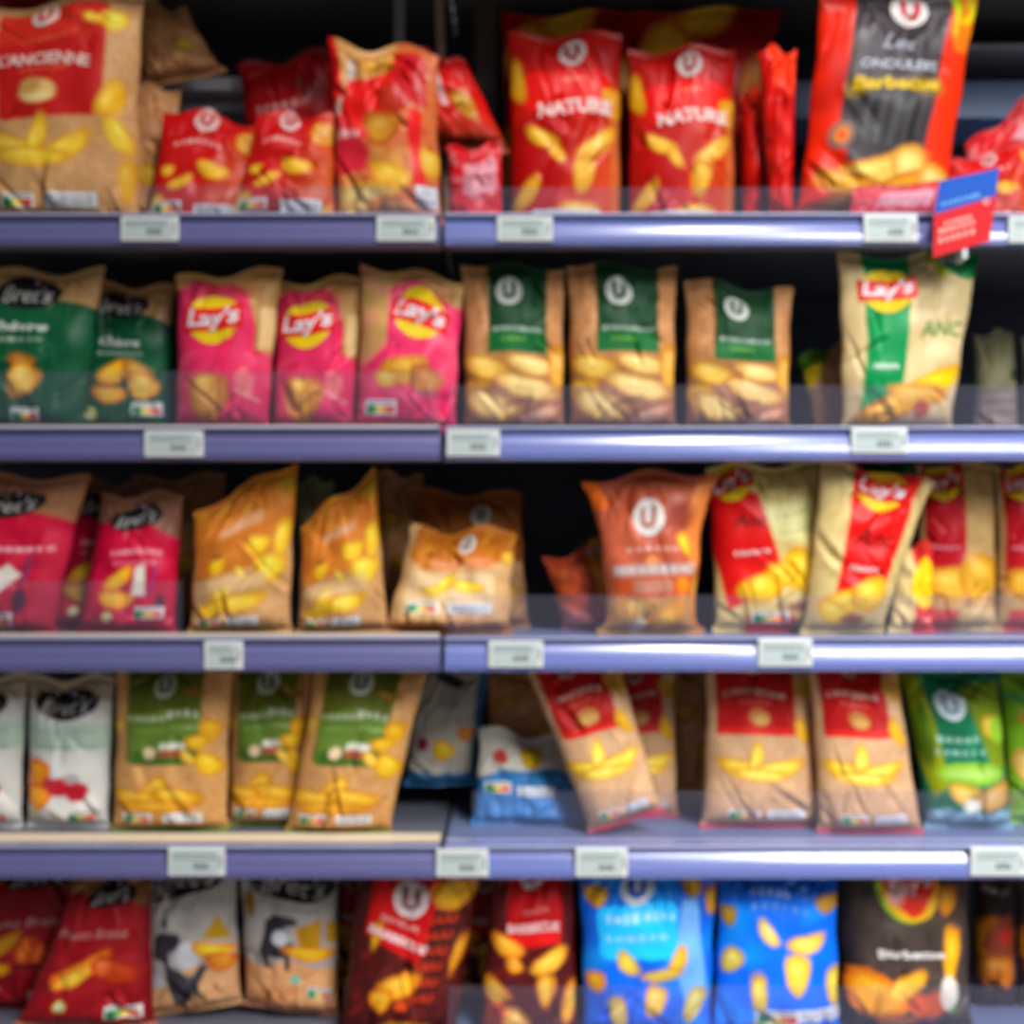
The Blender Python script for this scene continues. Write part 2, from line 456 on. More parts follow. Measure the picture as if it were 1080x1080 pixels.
for r, (pt, pb) in ROWS.items():
    zt, zb = Z(pt), Z(pb); DECK[r] = zt-0.004
    for side, (x0, x1) in (('left', (-1.25, XJ[0])), ('right', (XJ[1], 1.25))):
        t = thing('gondola_shelf', '%s bay shelf with lavender price rail, %s' % (side, place[r]), 'shelf', ((x0+x1)/2, 0, zb), 'shelves of the two shelving bays')
        c = (x0+x1)/2
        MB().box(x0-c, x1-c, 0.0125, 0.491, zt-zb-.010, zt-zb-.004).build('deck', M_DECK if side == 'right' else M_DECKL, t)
        u = MB(); u.box(x0-c, x1-c, 0.0125, 0.030, 0, zt-zb-.0105)
        u.box(x0-c, x1-c, 0.0305, 0.49, zt-zb-.03, zt-zb-.0105); u.build('underframe', M_UNDER, t)
        pr = rail_profile(zt-zb, 0)
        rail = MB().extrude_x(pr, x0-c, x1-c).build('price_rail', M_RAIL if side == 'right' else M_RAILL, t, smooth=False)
        MB().box(x0-c, x1-c, -0.0105, -0.0078, zt-zb-.0035, zt-zb-.0005).build('rail_lip', M_LIP, t)
        if side == 'right' and r >= 4:
            MB().box(x0-c, x1-c, 0.0125, 0.048, zt-zb-.0039, zt-zb-.0028).build('rail_flange', M_LIP, t)
        if side == 'left' and r in (2, 3, 4):
            MB().box(x0-c, x1-c-.003, 0.013, 0.075 if r == 4 else .02, zt-zb-.0038, zt-zb-.0006+(.004 if r < 4 else 0)).build('cream_strip', M_CREAM, t)
        ris = {(1, 'left'): (150, 464, 33), (1, 'right'): (471, 1080, 31), (2, 'left'): (-200, 464, 60), (2, 'right'): (471, 1500, 45),
               (3, 'left'): (-200, 190, 58), (3, 'right'): (471, 1500, 43), (4, 'right'): (498, 1500, 54), (5, 'right'): (471, 1500, 66)}.get((r, side))
        if ris:
            a, b_, hh = ris
            a = max(X(a), x0+.004); b_ = min(X(b_), x1-.004)
            o = MB().box(a-c, b_-c, 0.0133, 0.0150, zt-zb-.0036, zt-zb+hh*1.5e-3).build('clear_riser', M_CLEAR, t)
            o['label'] = 'low clear plastic upstand'
# uprights, plinth
t = thing('shelving_plinth', 'dark plinth under the lowest shelf', 'plinth', (0, 0.25, 0))
MB().box(-1.24, 1.24, -.20, .24, 0, Z(1145)-.0005).build('plinth_body', M_UNDER, t)
t = thing('upright_post', 'slim grey steel post behind the crumpled red bag', 'post', (X(421.5, .22), .22, DECK[1]+.0001))
MB().box(-.0095, .0095, -.01, .01, 0, 0.62).build('post', M_STEEL, t, bevel=.003)
t = thing('upright_post', 'brown slotted post between the two bays at the top', 'post', (X(512, .30), .30, DECK[1]+.0001))
mb = MB(); mb.box(-.019, .019, 0, .03, 0, .62)
for i in range(20): mb.box(-.004, .004, -.001, .0005, .03+i*.03, .045+i*.03)
mb.build('post', mat('brown_steel', (88, 68, 56), .5), t)
t = thing('support_strap', 'thin tan strap leaning beside the bay joint at the top', 'strap', (X(474, .215), .215, DECK[1]+.0001))
x1_ = X(458, .215)-X(474, .215)
v = []
for x, z in ((0, 0), (x1_, .62)):
    v += [(x-.007, -.002, z), (x+.007, -.002, z), (x+.007, .002, z), (x-.007, .002, z)]
new_mesh('strap_bar', v, [(0,1,5,4),(1,2,6,5),(2,3,7,6),(3,0,4,7),(3,2,1,0),(4,5,6,7)], mat('tan_steel', (150, 118, 98), .5), t, smooth=False)
def backrail(pxa, pxb, pya, pyb, y, col, label):
    t = thing('back_rail', label, 'rail', (X((pxa+pxb)/2, y), y, Z(pyb, y)))
    hw = (X(pxb, y)-X(pxa, y))/2; h = Z(pya, y)-Z(pyb, y)
    MB().box(-hw, hw, -.006, .491-y, 0, h).build('rail_bar', mat('backrail_%d' % col[0], col, .4, .5), t, bevel=.002)
backrail(-200, 405, 82, 96, .26, (226, 226, 230), 'pale grey bar low on the back panel behind the left red bags, the upper one')
backrail(-200, 405, 107, 119, .30, (190, 190, 196), 'grey bar low on the back panel behind the left red bags, the lower one')
backrail(540, 1300, 86, 126, .34, (120, 150, 190), 'slate blue cross rail on the back panel behind the right bags')
backrail(1012, 1300, 47, 52, .34, (190, 184, 180), 'thin grey wire rail at the top right corner')

# ------------------------------------------------------------------ price labels
M_TAG = mat('label_case', (206, 208, 204), .45, .4)
M_LCD = mat('label_display', (178, 190, 188), .4, .4)
M_INK = ink((118, 126, 128))
def price_label(x0, x1, y0, y1, label, seed):
    y = -0.0155
    xa, xb = X(x0, y), X(x1, y); za, zb = Z(y1, y), Z(y0, y)
    t = thing('price_label', label, 'price label', ((xa+xb)/2, y, za), 'electronic price labels on the rails')
    w_, h = xb-xa, zb-za
    MB().box(-w_/2, w_/2, 0, .0062, 0, h).build('case', M_TAG, t, bevel=.0015)
    MB().box(-w_/2+.006, w_/2-.010, -.0008, -.0001, .005, h-.005).build('display', M_LCD, t)
    r = random.Random(seed); m = MB()
    for k, zz in enumerate((.74, .60)):
        x = -w_/2+.010
        while x < w_/2-.020:
            L = r.uniform(.003, .009); m.box(x, x+L, -.0012, -.0009, h*zz, h*zz+.002); x += L+.0018
    x = -.004
    for k in range(4):
        m.box(x, x+.0045, -.0012, -.0009, h*.24, h*.24+.0105*r.uniform(.8, 1)); x += .0062
    m.build('print', M_INK, t)
    MB().box(w_/2-.008, w_/2-.0045, -.0008, -.0001, h*.3, h*.7).build('side_mark', ink((160, 150, 150)), t)
for i, (a, b_, c, d, s) in enumerate([
    (127, 188, 228, 254, 'pale price label on the top rail below the big kraft bag'),
    (397, 459, 228, 254, 'pale price label on the top rail left of the bay joint'),
    (524, 583, 228, 254, 'pale price label on the top rail right of the bay joint'),
    (911, 968, 226, 255, 'pale price label on the top rail beside the blue and red card'),
    (1064, 1120, 228, 256, 'pale price label on the top rail cut by the right photo edge'),
    (152, 214, 454, 482, 'pale price label on the second rail below the green bags'),
    (471, 527, 453, 481, 'pale price label on the second rail right of the bay joint'),
    (898, 957, 451, 478, 'pale price label on the second rail below the green and yellow bag'),
    (215, 256, 676, 706, 'small squarish price label on the third rail'),
    (515, 573, 676, 704, 'pale price label on the third rail right of the bay joint'),
    (800, 857, 674, 703, 'pale price label on the third rail below the red striped bag'),
    (177, 237, 894, 924, 'pale price label on the fourth rail below the olive bags'),
    (460, 515, 896, 925, 'pale price label on the fourth rail across the bay joint'),
    (607, 662, 895, 925, 'pale price label on the fourth rail below the leaning kraft bag'),
    (1024, 1082, 894, 924, 'pale price label on the fourth rail at the right photo edge')]):
    price_label(a, b_, c, d, s, i)
# clear bright clip beside the card label, promo card
t = thing('promotion_card', 'tilted blue and red promotion card clipped to the top rail', 'card', (X(1018, -.045), -.045, Z(272, -.045)))
def quad(px, y=-.045, th=.0012):
    ox, oz = X(1018, y), Z(272, y)
    v = [(X(a, y)-ox, 0, Z(b, y)-oz) for a, b in px]; v += [(a, th, c) for a, _, c in v]
    n = len(px); f = [list(range(n)), list(range(n, 2*n))[::-1]]+[[i, n+i, n+(i+1) % n, (i+1) % n] for i in range(n)]
    return v, f
v, f = quad([(984, 272), (985, 226), (1050, 207), (1044, 254)]); new_mesh('red_panel', v, f, ink((214, 16, 26)), t, smooth=False)
v, f = quad([(985, 226), (991, 191), (1054, 177), (1050, 207)]); new_mesh('blue_panel', v, f, ink((0, 84, 190)), t, smooth=False)
def on_card(s, cx, cy, w_, h, rot, col, name, bold=.03, dy=-.0004):
    v, f = text_mesh(s, bold); a = math.radians(rot); k = 1.5e-3*.98
    ox, oz = X(1018, -.045), Z(272, -.045)
    P = [(X(cx, -.045)-ox+(x*w_*math.cos(a)-z*h*math.sin(a))*k, dy, Z(cy, -.045)-oz+(x*w_*math.sin(a)+z*h*math.cos(a))*k) for x, z in v]
    new_mesh(name, P, f, ink(col), t, smooth=False)
def card_bars(rows, col, name):
    ox, oz = X(1018, -.045), Z(272, -.045); m = MB(); r = random.Random(4)
    vs = []; fs = []
    for (x0, y0, x1, y1, h, n) in rows:
        for i in range(n):
            a = i/n; b = (i+r.uniform(.5, .8))/n
            q = [(x0+(x1-x0)*a, y0+(y1-y0)*a), (x0+(x1-x0)*b, y0+(y1-y0)*b)]
            p4 = [q[0], q[1], (q[1][0], q[1][1]-h), (q[0][0], q[0][1]-h)]
            k = len(vs); vs += [(X(x, -.045)-ox, -.0005, Z(y, -.045)-oz) for x, y in p4]; fs.append([k, k+1, k+2, k+3])
    new_mesh(name, vs, fs, ink(col), t, smooth=False)
card_bars([(993, 218, 1034, 207, 4, 8)], (120, 180, 230), 'print')
card_bars([(990, 257, 1030, 246, 6, 6), (990, 247, 1030, 236, 5, 7), (996, 238, 1026, 230, 4, 6)], (236, 170, 160), 'print')
on_card('U', 1040, 212, 6, 8, 12, (235, 190, 195), 'mark_letter')
MB().box(-.004, .004, .0014, .034, -.0, .03).build('clip', mat('clear_clip', (190, 196, 206), .2, .6), t)

# ------------------------------------------------------------------ what is printed on the bags
KR = (206, 156, 104); KRD = (176, 122, 76); YC = (246, 204, 62); YD = (222, 160, 34)
def U(cx, cy, r, **k): return lambda f, o: u_badge(f, o, cx, cy, r, **k)
def T(s, cx, cy, w_, h, col, **k): return lambda f, o: letters(f, o, s, cx, cy, w_, h, col, **k)
def S(cx, cy, w_=.26, h=.065, rot=0): return lambda f, o: score(f, o, cx, cy, w_, h, rot)
def K(cx, cy, w_=.4, h=.06, rot=0): return lambda f, o: sticker(f, o, cx, cy, w_, h, rot)
def SUN(cx, cy, r, rot=0): return lambda f, o: sun_logo(f, o, cx, cy, r, rot)
def OV(cx, cy, rx, ry, rot=0): return lambda f, o: oval_logo(f, o, cx, cy, rx, ry, rot)

def kraft(p, c=KR, d=KRD):
    p.fill(c); p.mottle((150, 94, 52), .45, 26, 60, 21); p.mottle((240, 206, 160), .4, 22, 50, 33); p.mottle(d, .35, 8, 40, 1); p.mottle((232, 190, 140), .25, 3, 12, 2)
@kind('ancienne', 'matte', [U(.44, .07, .06, disc=(225, 200, 185)), T("L'ANCIENNE", .46, .285, .56, .055, (240, 205, 195), arc=.014, rot=5, bold=.03), S(.29, .945, .2, .06), K(.62, .935, .32, .06)])
def _(p):
    kraft(p)
    p.rect(.16, .04, .82, .545, (196, 26, 22), .03); p.rect(.16, .04, .80, .2, (214, 58, 40), .03, a=.6)
    p.marks(.45, .19, .3, .012, (230, 110, 70), n=6); p.marks(.45, .33, .3, .014, (230, 110, 70), n=6)
    p.ell(.42, .43, .085, .05, (228, 190, 120), wob=.06); p.ell(.38, .40, .05, .035, (205, 160, 90), wob=.05); p.ell(.43, .455, .06, .02, (240, 214, 150))
    p.chip(.28, .67, .14, .045, 20, YC, YD); p.chip(.42, .62, .08, .035, -70, YC, YD); p.chip(.58, .68, .12, .042, -25, YC, YD); p.chip(.38, .71, .16, .035, 5, YC, YD)
    p.chip(.86, .12, .05, .045, 0, (228, 210, 60), YD); p.chip(.74, .12, .045, .018, 10, YC, YD)
    p.chip(.86, .47, .075, .045, -60, (240, 190, 40), YD); p.chip(.90, .62, .08, .04, 60, (232, 200, 60), YD)
    p.chip(.95, .8, .03, .08, 0, (220, 170, 50), YD)
@kind('tradition', 'matte', [U(.42, .03, .06, disc=(200, 150, 140), letter=(120, 30, 30)), T("L'ANCIENNE", .43, .18, .56, .036, (236, 190, 170), bold=.02, arc=.008), S(.32, .925, .26, .055), K(.68, .925, .32, .05)])
def _(p):
    kraft(p, (214, 172, 132), (186, 136, 100))
    p.rect(.08, -.1, .80, .425, (190, 24, 22), .02); p.rect(.10, .385, .78, .425, (225, 40, 30), .01)
    p.marks(.43, .24, .3, .01, (220, 120, 90), n=5)
    p.ell(.46, .325, .065, .05, (196, 130, 70), wob=.08); p.ell(.48, .34, .05, .03, (216, 168, 96))
    p.chip(.30, .62, .13, .045, 12, YC, YD); p.chip(.42, .56, .085, .036, -75, (250, 220, 90), YD); p.chip(.62, .62, .14, .042, -10, (250, 216, 84), YD); p.chip(.46, .66, .15, .03, 4, (250, 220, 96), YD)
    p.chip(.86, .40, .07, .035, 70, (238, 180, 40), YD); p.chip(.9, .15, .06, .05, 0, (200, 150, 60), YD)
    p.rect(-.1, .975, 1.1, 1.1, (216, 50, 90))
def red_nature(p, top=(190, 14, 12)):
    p.fill(top); p.mottle((228, 48, 22), .5, 1.5, 5, 3)
    p.lay(np.clip((p.x-.45)*2, 0, 1)*np.clip((p.y-.4)*4, 0, 1)*.75, (226, 92, 30)); p.lay((p.x > .9)*.6*np.clip((p.y-.2)*4, 0, 1), (214, 130, 70))
@kind('nature', 'gloss', [U(.56, .11, .07, disc=(214, 196, 190), letter=(190, 20, 20)), T('NATURE', .58, .385, .66, .07, (250, 210, 204), arc=.012, rot=-2, bold=.05), K(.5, .955, .6, .045)])
def _(p):
    red_nature(p); p.rect(.12, .2, .93, .42, (236, 24, 18), .08, a=.85, wob=.01)
    p.marks(.58, .25, .22, .014, (250, 150, 130), n=5)
    p.chip(.28, .53, .075, .032, 25, (244, 190, 60), YD); p.chip(.42, .60, .05, .025, 60, (240, 180, 50), YD)
    p.chip(.78, .56, .10, .035, -35, (244, 196, 80), YD); p.chip(.66, .70, .045, .075, 10, (242, 188, 60), YD)
    p.chip(.14, .80, .085, .032, -50, (240, 180, 50), YD); p.chip(.62, .90, .09, .06, 0, (248, 206, 110), YD); p.chip(.93, .35, .05, .06, 0, (220, 150, 40), YD)
    p.chip(.06, .25, .09, .035, 80, (226, 168, 30), YD)
    p.mottle((196, 30, 18), .3, 10, 30, 5, p.area(.6, .5, .95, 1))
@kind('red_top', 'gloss', [U(.50, .46, .10, disc=(196, 150, 145), letter=(130, 18, 18), rot=8)])
def _(p):
    p.fill((168, 10, 10)); p.mottle((120, 4, 4), .6, 1, 4, 8)
    p.chip(.22, .2, .11, .16, 40, (222, 160, 20), (200, 110, 20)); p.chip(.5, .05, .14, .10, -20, (226, 170, 30), (200, 110, 20)); p.chip(.95, .4, .1, .14, 20, (214, 140, 70), (190, 90, 30))
    p.chip(.04, .8, .09, .16, 0, (205, 150, 20), (180, 110, 20))
@kind('red_small', 'gloss', [U(.45, .09, .1, disc=(228, 190, 188), letter=(190, 20, 20)), S(.2, .84, .3, .10), K(.68, .86, .4, .10)])
def _(p):
    p.fill((204, 18, 20)); p.lay(np.clip((p.x-.5)*2+p.y-.5, 0, 1)*.8, (214, 106, 48)); p.mottle((176, 60, 20), .4, 8, 26, 4, (p.y > .4)*1.)
    p.marks(.4, .27, .5, .035, (244, 196, 190), n=7, arc=.02)
    p.chip(.6, .5, .12, .06, 12, (244, 190, 50), YD); p.chip(.3, .62, .1, .04, -25, (240, 180, 50), YD); p.chip(.15, .52, .05, .04, 0, (238, 184, 50), YD)
    p.chip(.9, .2, .12, .08, 20, (220, 150, 60), YD); p.chip(.8, .9, .14, .06, 0, (235, 160, 70), YD); p.chip(.05, .8, .08, .08, 0, (240, 200, 70), YD)
@kind('collage', 'gloss', [K(.88, .86, .2, .12)])
def _(p):
    p.fill((214, 120, 70)); p.mottle((190, 60, 30), .6, 3, 14, 3); p.mottle((232, 180, 90), .6, 2, 7, 6, (p.y > .55)*1.)
    p.poly([(.05, -.1), (.62, -.1), (.62, .16), (.3, .22), (.15, .34), (.05, .42)], (208, 156, 92)); p.chip(.5, .1, .12, .05, -6, (222, 168, 70), (196, 130, 50))
    p.poly([(.17, .1), (.24, .1), (.2, .36), (.06, .45), (.03, .38), (.15, .3)], (206, 196, 188))
    p.poly([(-.1, -.1), (.04, -.1), (.12, .3), (.02, .4), (-.1, .4)], (214, 20, 24))
    p.poly([(.18, .22), (.6, .17), (.7, .3), (.55, .42), (.5, .55), (.22, .55), (.05, .44)], (228, 28, 22)); p.ell(.6, .32, .09, .09, (190, 50, 20), wob=.1)
    p.poly([(0, .42), (.22, .5), (.35, .62), (.3, .72), (.05, .75), (-.1, .7)], (212, 42, 60))
    p.marks(.14, .53, .24, .05, (230, 200, 200), n=4, rot=-5)
    p.chip(.47, .48, .09, .08, 10, (212, 150, 50), (180, 90, 20)); p.chip(.55, .75, .10, .06, 20, (234, 184, 60), YD); p.chip(.3, .88, .16, .09, 0, (232, 196, 110), YD); p.chip(.6, .93, .14, .06, 0, (240, 170, 110), (220, 120, 60))
    p.rect(.74, .38, .87, .8, (226, 24, 24), .02, wob=.02); p.rect(.6, .06, .9, .34, (206, 22, 30), .0, wob=.02); p.chip(.92, .65, .05, .07, 0, (220, 180, 70), YD)
    p.marks(.82, .2, .2, .03, (230, 170, 170), n=4, rot=80)
@kind('red_lying', 'gloss', [])
def _(p):
    p.fill((220, 22, 20)); p.mottle((150, 8, 10), .6, 1, 5, 2)
    p.rect(.02, -.1, .12, .45, (206, 90, 100)); p.rect(.3, .05, .4, .6, (225, 190, 190), .02, rot=-8); p.rect(.15, .02, .2, .4, (225, 170, 170), .02, rot=-8)
    p.chip(.66, .55, .09, .14, -20, (214, 160, 50), (190, 110, 30)); p.lay(np.clip((p.y-.6)*3, 0, 1)*.8, (160, 70, 34))
@kind('maroon', 'gloss', [])
def _(p):
    p.fill((170, 12, 18)); p.mottle((90, 4, 6), .7, 1, 4, 5); p.marks(.4, .35, .5, .06, (205, 150, 150), n=5, rot=-8); p.chip(.4, .8, .14, .08, 0, (170, 140, 20), (120, 80, 20)); p.chip(.85, .7, .1, .1, 0, (170, 140, 30), (120, 80, 20))
@kind('red_white', 'gloss', [])
def _(p):
    p.fill((216, 30, 44)); p.rect(.3, .2, .9, .6, (220, 150, 160), .05, wob=.03); p.marks(.6, .4, .5, .05, (190, 60, 80), n=5); p.rect(-.1, .8, 1.1, 1.1, (222, 120, 110)); p.mottle((240, 180, 180), .4, 2, 8, 6); p.chip(.7, .95, .2, .05, 0, (240, 190, 120), YD)
@kind('red_side', 'gloss', [])
def _(p):
    p.fill((214, 22, 10)); p.mottle((140, 6, 6), .8, 1, 6, 9); p.rect(.35, -.1, 1.1, .25, (244, 62, 14), .05, wob=.03)
@kind('ridged', 'gloss', [U(.56, .085, .083, disc=(236, 226, 222), letter=(214, 36, 40)), T('Les', .52, .245, .22, .07, (170, 172, 184), shear=.3), T('ONDULÉES', .53, .345, .5, .055, (200, 202, 214), bold=.02, rot=2, arc=.004), T('Barbecue', .53, .435, .56, .065, (222, 182, 20), bold=.05, arc=.006)])
def _(p):
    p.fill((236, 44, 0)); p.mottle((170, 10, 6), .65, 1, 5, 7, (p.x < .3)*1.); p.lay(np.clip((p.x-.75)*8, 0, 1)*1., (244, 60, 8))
    p.poly([(.24, -.1), (.86, -.1), (.82, .2), (.80, .5), (.76, .9), (.66, .9), (.26, .78), (.18, .6)], (72, 62, 66)); p.mottle((110, 104, 112), .3, 3, 14, 3, p.area(.24, 0, .8, .4))
    p.poly([(.76, -.1), (1.1, -.1), (1.1, .3), (.90, .28), (.84, .18), (.86, .06)], (240, 130, 20)); p.mottle((236, 226, 20), .9, 5, 12, 3, p.area(.82, -.1, 1.1, .24)*(p.x > .86)); p.poly([(.76, -.1), (.82, -.1), (.9, .08), (.88, .22), (.86, .1)], (190, 220, 20))
    p.poly([(.2, .42), (.8, .40), (.86, .47), (.8, .5), (.5, .465), (.2, .51)], (150, 120, 14), a=.6)
    p.ell(.5, .60, .18, .145, (54, 50, 52))
    for i in range(5): p.rect(.34+.09*i, .49, .375+.09*i, .72-.012*abs(i-2)**2, (92, 88, 90), .01, rot=6, a=.8)
    p.ell(.2, .665, .062, .062, (150, 110, 100)); p.ell(.2, .665, .036, .036, (232, 140, 40)); p.ell(.2, .665, .02, .02, (240, 90, 50))
    p.chip(.45, .83, .22, .06, -12, (240, 200, 90), (214, 140, 30)); p.chip(.30, .88, .14, .045, 15, (226, 160, 40), (190, 110, 20)); p.chip(.68, .80, .07, .085, -10, (240, 206, 110), (216, 150, 40)); p.chip(.64, .91, .15, .06, -20, (236, 170, 30), (205, 120, 20)); p.chip(.86, .88, .07, .08, 20, (240, 200, 110), (220, 150, 40)); p.chip(.42, .94, .18, .03, -8, (230, 160, 60), (196, 110, 20))
    p.rect(-.1, .975, 1.1, 1.1, (120, 40, 24))

# brand with the black oval
def brets(p, col, top, cut=.26):
    p.fill(top); p.mottle(KRD, .3, 4, 20, 2)
    p.lay(p.ss(cut-.03-(p.y)+.10*(p.x-.5)+.25*(p.x-.5)**2), col)
@kind('brets_green', 'gloss', [OV(.44, .15, .2, .09, -6), T('Chèvre', .46, .40, .44, .062, (206, 212, 206), bold=.03, shear=.2), S(.76, .84, .3, .085)])
def _(p):
    brets(p, (12, 92, 56), (196, 150, 100), .2); p.marks(.47, .475, .5, .02, (190, 205, 190), n=7); p.mottle((40, 116, 84), .4, 2, 8, 4, (p.y > .3)*1.)
    p.chip(.40, .60, .10, .055, -30, (250, 196, 40), (232, 150, 20)); p.chip(.36, .74, .10, .045, 5, (248, 190, 60), (230, 140, 20)); p.chip(.66, .60, .09, .06, 30, (206, 150, 60), (178, 118, 30)); p.chip(.72, .68, .085, .07, 30, (250, 206, 90), (226, 150, 40))
    p.ell(.16, .87, .04, .04, (230, 225, 110), wob=.12); p.ell(.16, .87, .018, .018, (240, 240, 240))
@kind('brets_green_b', 'gloss', [OV(.48, .15, .2, .10, -4), T('Chèvre', .42, .36, .5, .06, (206, 212, 206), bold=.03, shear=.2), S(.56, .93, .22, .08)])
def _(p):
    brets(p, (12, 92, 56), (204, 160, 108), .18); p.marks(.40, .44, .5, .02, (190, 205, 190), n=7); p.mottle((40, 116, 84), .4, 2, 8, 4, (p.y > .3)*1.)
    p.chip(.18, .60, .07, .05, -30, (250, 196, 40), (232, 150, 20)); p.chip(.18, .74, .05, .05, 5, (248, 190, 60), (230, 140, 20)); p.chip(.50, .58, .08, .05, 15, (196, 130, 50), (160, 100, 30)); p.chip(.52, .68, .085, .09, 30, (250, 206, 90), (226, 150, 40))
@kind('brets_magenta', 'gloss', [OV(.5, .17, .2, .085, -4), S(.76, .84, .3, .08)])
def _(p):
    brets(p, (206, 8, 66), (150, 100, 78), .24); p.mottle((226, 40, 80), .4, 2, 8, 4, (p.y > .4)*1.)
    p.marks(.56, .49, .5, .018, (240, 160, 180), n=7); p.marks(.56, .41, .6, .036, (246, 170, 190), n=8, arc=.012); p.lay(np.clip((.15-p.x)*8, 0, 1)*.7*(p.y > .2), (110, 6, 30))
    p.chip(.40, .60, .10, .045, -40, (250, 196, 50), (236, 150, 20)); p.chip(.40, .74, .10, .05, 5, (250, 190, 60), (236, 150, 20))
    p.poly([(.58, .52), (.68, .5), (.7, .72), (.56, .72)], (236, 226, 210)); p.ell(.86, .77, .035, .06, (90, 40, 60)); p.rect(.76, .5, .79, .72, (150, 60, 130), rot=10)
    p.ell(.34, .87, .035, .035, (230, 225, 130), wob=.12); p.ell(.34, .87, .016, .016, (240, 240, 240))
@kind('brets_magenta_b', 'gloss', [OV(.5, .18, .22, .085, -12), S(.56, .93, .26, .09)])
def _(p):
    brets(p, (196, 14, 60), (170, 118, 84), .22); p.mottle((226, 60, 86), .5, 2, 8, 4, (p.y > .4)*1.)
    p.marks(.62, .46, .6, .036, (246, 190, 200), n=8); p.poly([(.3, .7), (.6, .55), (.7, .62), (.4, .85)], (236, 226, 214)); p.ell(.72, .78, .045, .08, (96, 40, 62)); p.rect(.72, .5, .76, .68, (150, 70, 120), rot=6); p.rect(.82, .35, 1.1, 1, (216, 60, 90), a=.4)
@kind('brets_white', 'gloss', [OV(.48, .17, .21, .10, 2), S(.72, .92, .34, .07)])
def _(p):
    p.fill((222, 220, 214)); p.lay(p.ss(p.y-.16)*.9, (190, 168, 140)); p.rect(.02, .30, 1, .47, (190, 208, 190), .03, wob=.01); p.marks(.5, .35, .75, .016, (150, 170, 150), n=9); p.marks(.5, .45, .75, .016, (130, 160, 140), n=9)
    p.chip(.18, .61, .075, .08, 10, (252, 170, 20), (238, 120, 10)); p.chip(.18, .76, .085, .07, 0, (250, 170, 40), (232, 110, 20))
    p.ell(.44, .71, .085, .06, (214, 36, 60), wob=.15); p.ell(.66, .74, .08, .065, (200, 30, 56), wob=.15); p.ell(.34, .69, .06, .045, (220, 60, 80), wob=.1); p.ell(.6, .65, .06, .03, (150, 130, 130), wob=.2, a=.6)
    p.ell(.14, .87, .03, .03, (220, 215, 130), wob=.12)
@kind('brets_red', 'gloss', [OV(.55, .13, .20, .075, 0), T('Poulet Braisé', .45, .36, .7, .055, (222, 150, 150), bold=.0, shear=.1), S(.80, .87, .28, .08)])
def _(p):
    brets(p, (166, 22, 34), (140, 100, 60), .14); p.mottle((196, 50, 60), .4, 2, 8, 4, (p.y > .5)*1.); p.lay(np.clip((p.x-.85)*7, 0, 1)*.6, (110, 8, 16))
    p.chip(.42, .58, .16, .05, -30, (244, 150, 30), (220, 100, 20)); p.chip(.36, .64, .11, .04, -35, (252, 206, 70), (240, 150, 30)); p.chip(.72, .60, .12, .07, 20, (206, 70, 20), (160, 30, 20)); p.chip(.60, .57, .06, .05, 0, (232, 110, 50), (200, 60, 20))
    p.ell(.30, .83, .035, .035, (230, 225, 120), wob=.12); p.ell(.30, .83, .016, .016, (240, 240, 250)); p.rect(-.1, .96, 1.1, 1.1, (214, 130, 106))
@kind('brets_red_b', 'gloss', [OV(.62, .08, .24, .06, 4), T('Poulet Braisé', .6, .36, .66, .055, (214, 160, 160), bold=.0, shear=.1), S(.86, .88, .2, .08)])
def _(p):
    brets(p, (158, 20, 32), (120, 80, 50), .12); p.mottle((190, 44, 54), .4, 2, 8, 4, (p.y > .6)*1.)
    p.chip(.46, .52, .14, .05, -35, (206, 150, 20), (190, 110, 10)); p.chip(.42, .68, .12, .045, 0, (250, 190, 10), (236, 150, 10)); p.ell(.70, .56, .12, .09, (190, 70, 20), wob=.25); p.ell(.66, .55, .04, .07, (232, 120, 30), wob=.3); p.ell(.78, .58, .03, .06, (226, 110, 40), wob=.3); p.ell(.72, .66, .12, .02, (110, 20, 24))
@kind('brets_cow', 'gloss', [OV(.45, .12, .30, .12, -10)])
def _(p):
    p.fill((196, 188, 182)); p.lay(p.ss(p.y-.07)*.9, (170, 126, 86)); p.mottle((150, 142, 140), .5, 2, 9, 3)
    p.lay(p.ss(.80-p.y-.18*p.x+.03*np.sin(p.x*9)), (228, 176, 128)); p.mottle((200, 130, 80), .5, 3, 14, 8, (p.y > .84)*1.)
    p.poly([(.14, .47), (.24, .44), (.42, .46), (.44, .54), (.30, .58), (.30, .66), (.52, .74), (.66, .66), (.70, .70), (.60, .80), (.62, .92), (.56, .86), (.48, .86), (.42, .98), (.36, .92), (.26, .80), (.24, .64), (.12, .60)], (62, 58, 66))
    p.ell(.27, .38, .022, .04, (62, 58, 66)); p.rect(.26, .28, .29, .38, (120, 112, 112), rot=10)
    p.ell(.50, .60, .085, .085, (222, 222, 226)); p.ell(.13, .72, .05, .08, (216, 214, 216))
    p.poly([(.66, .50), (.84, .34), (.96, .52)], (206, 158, 14)); p.chip(.76, .58, .12, .05, 12, (252, 206, 40), (240, 150, 20)); p.chip(.84, .66, .09, .05, 10, (244, 160, 40), (226, 100, 30))
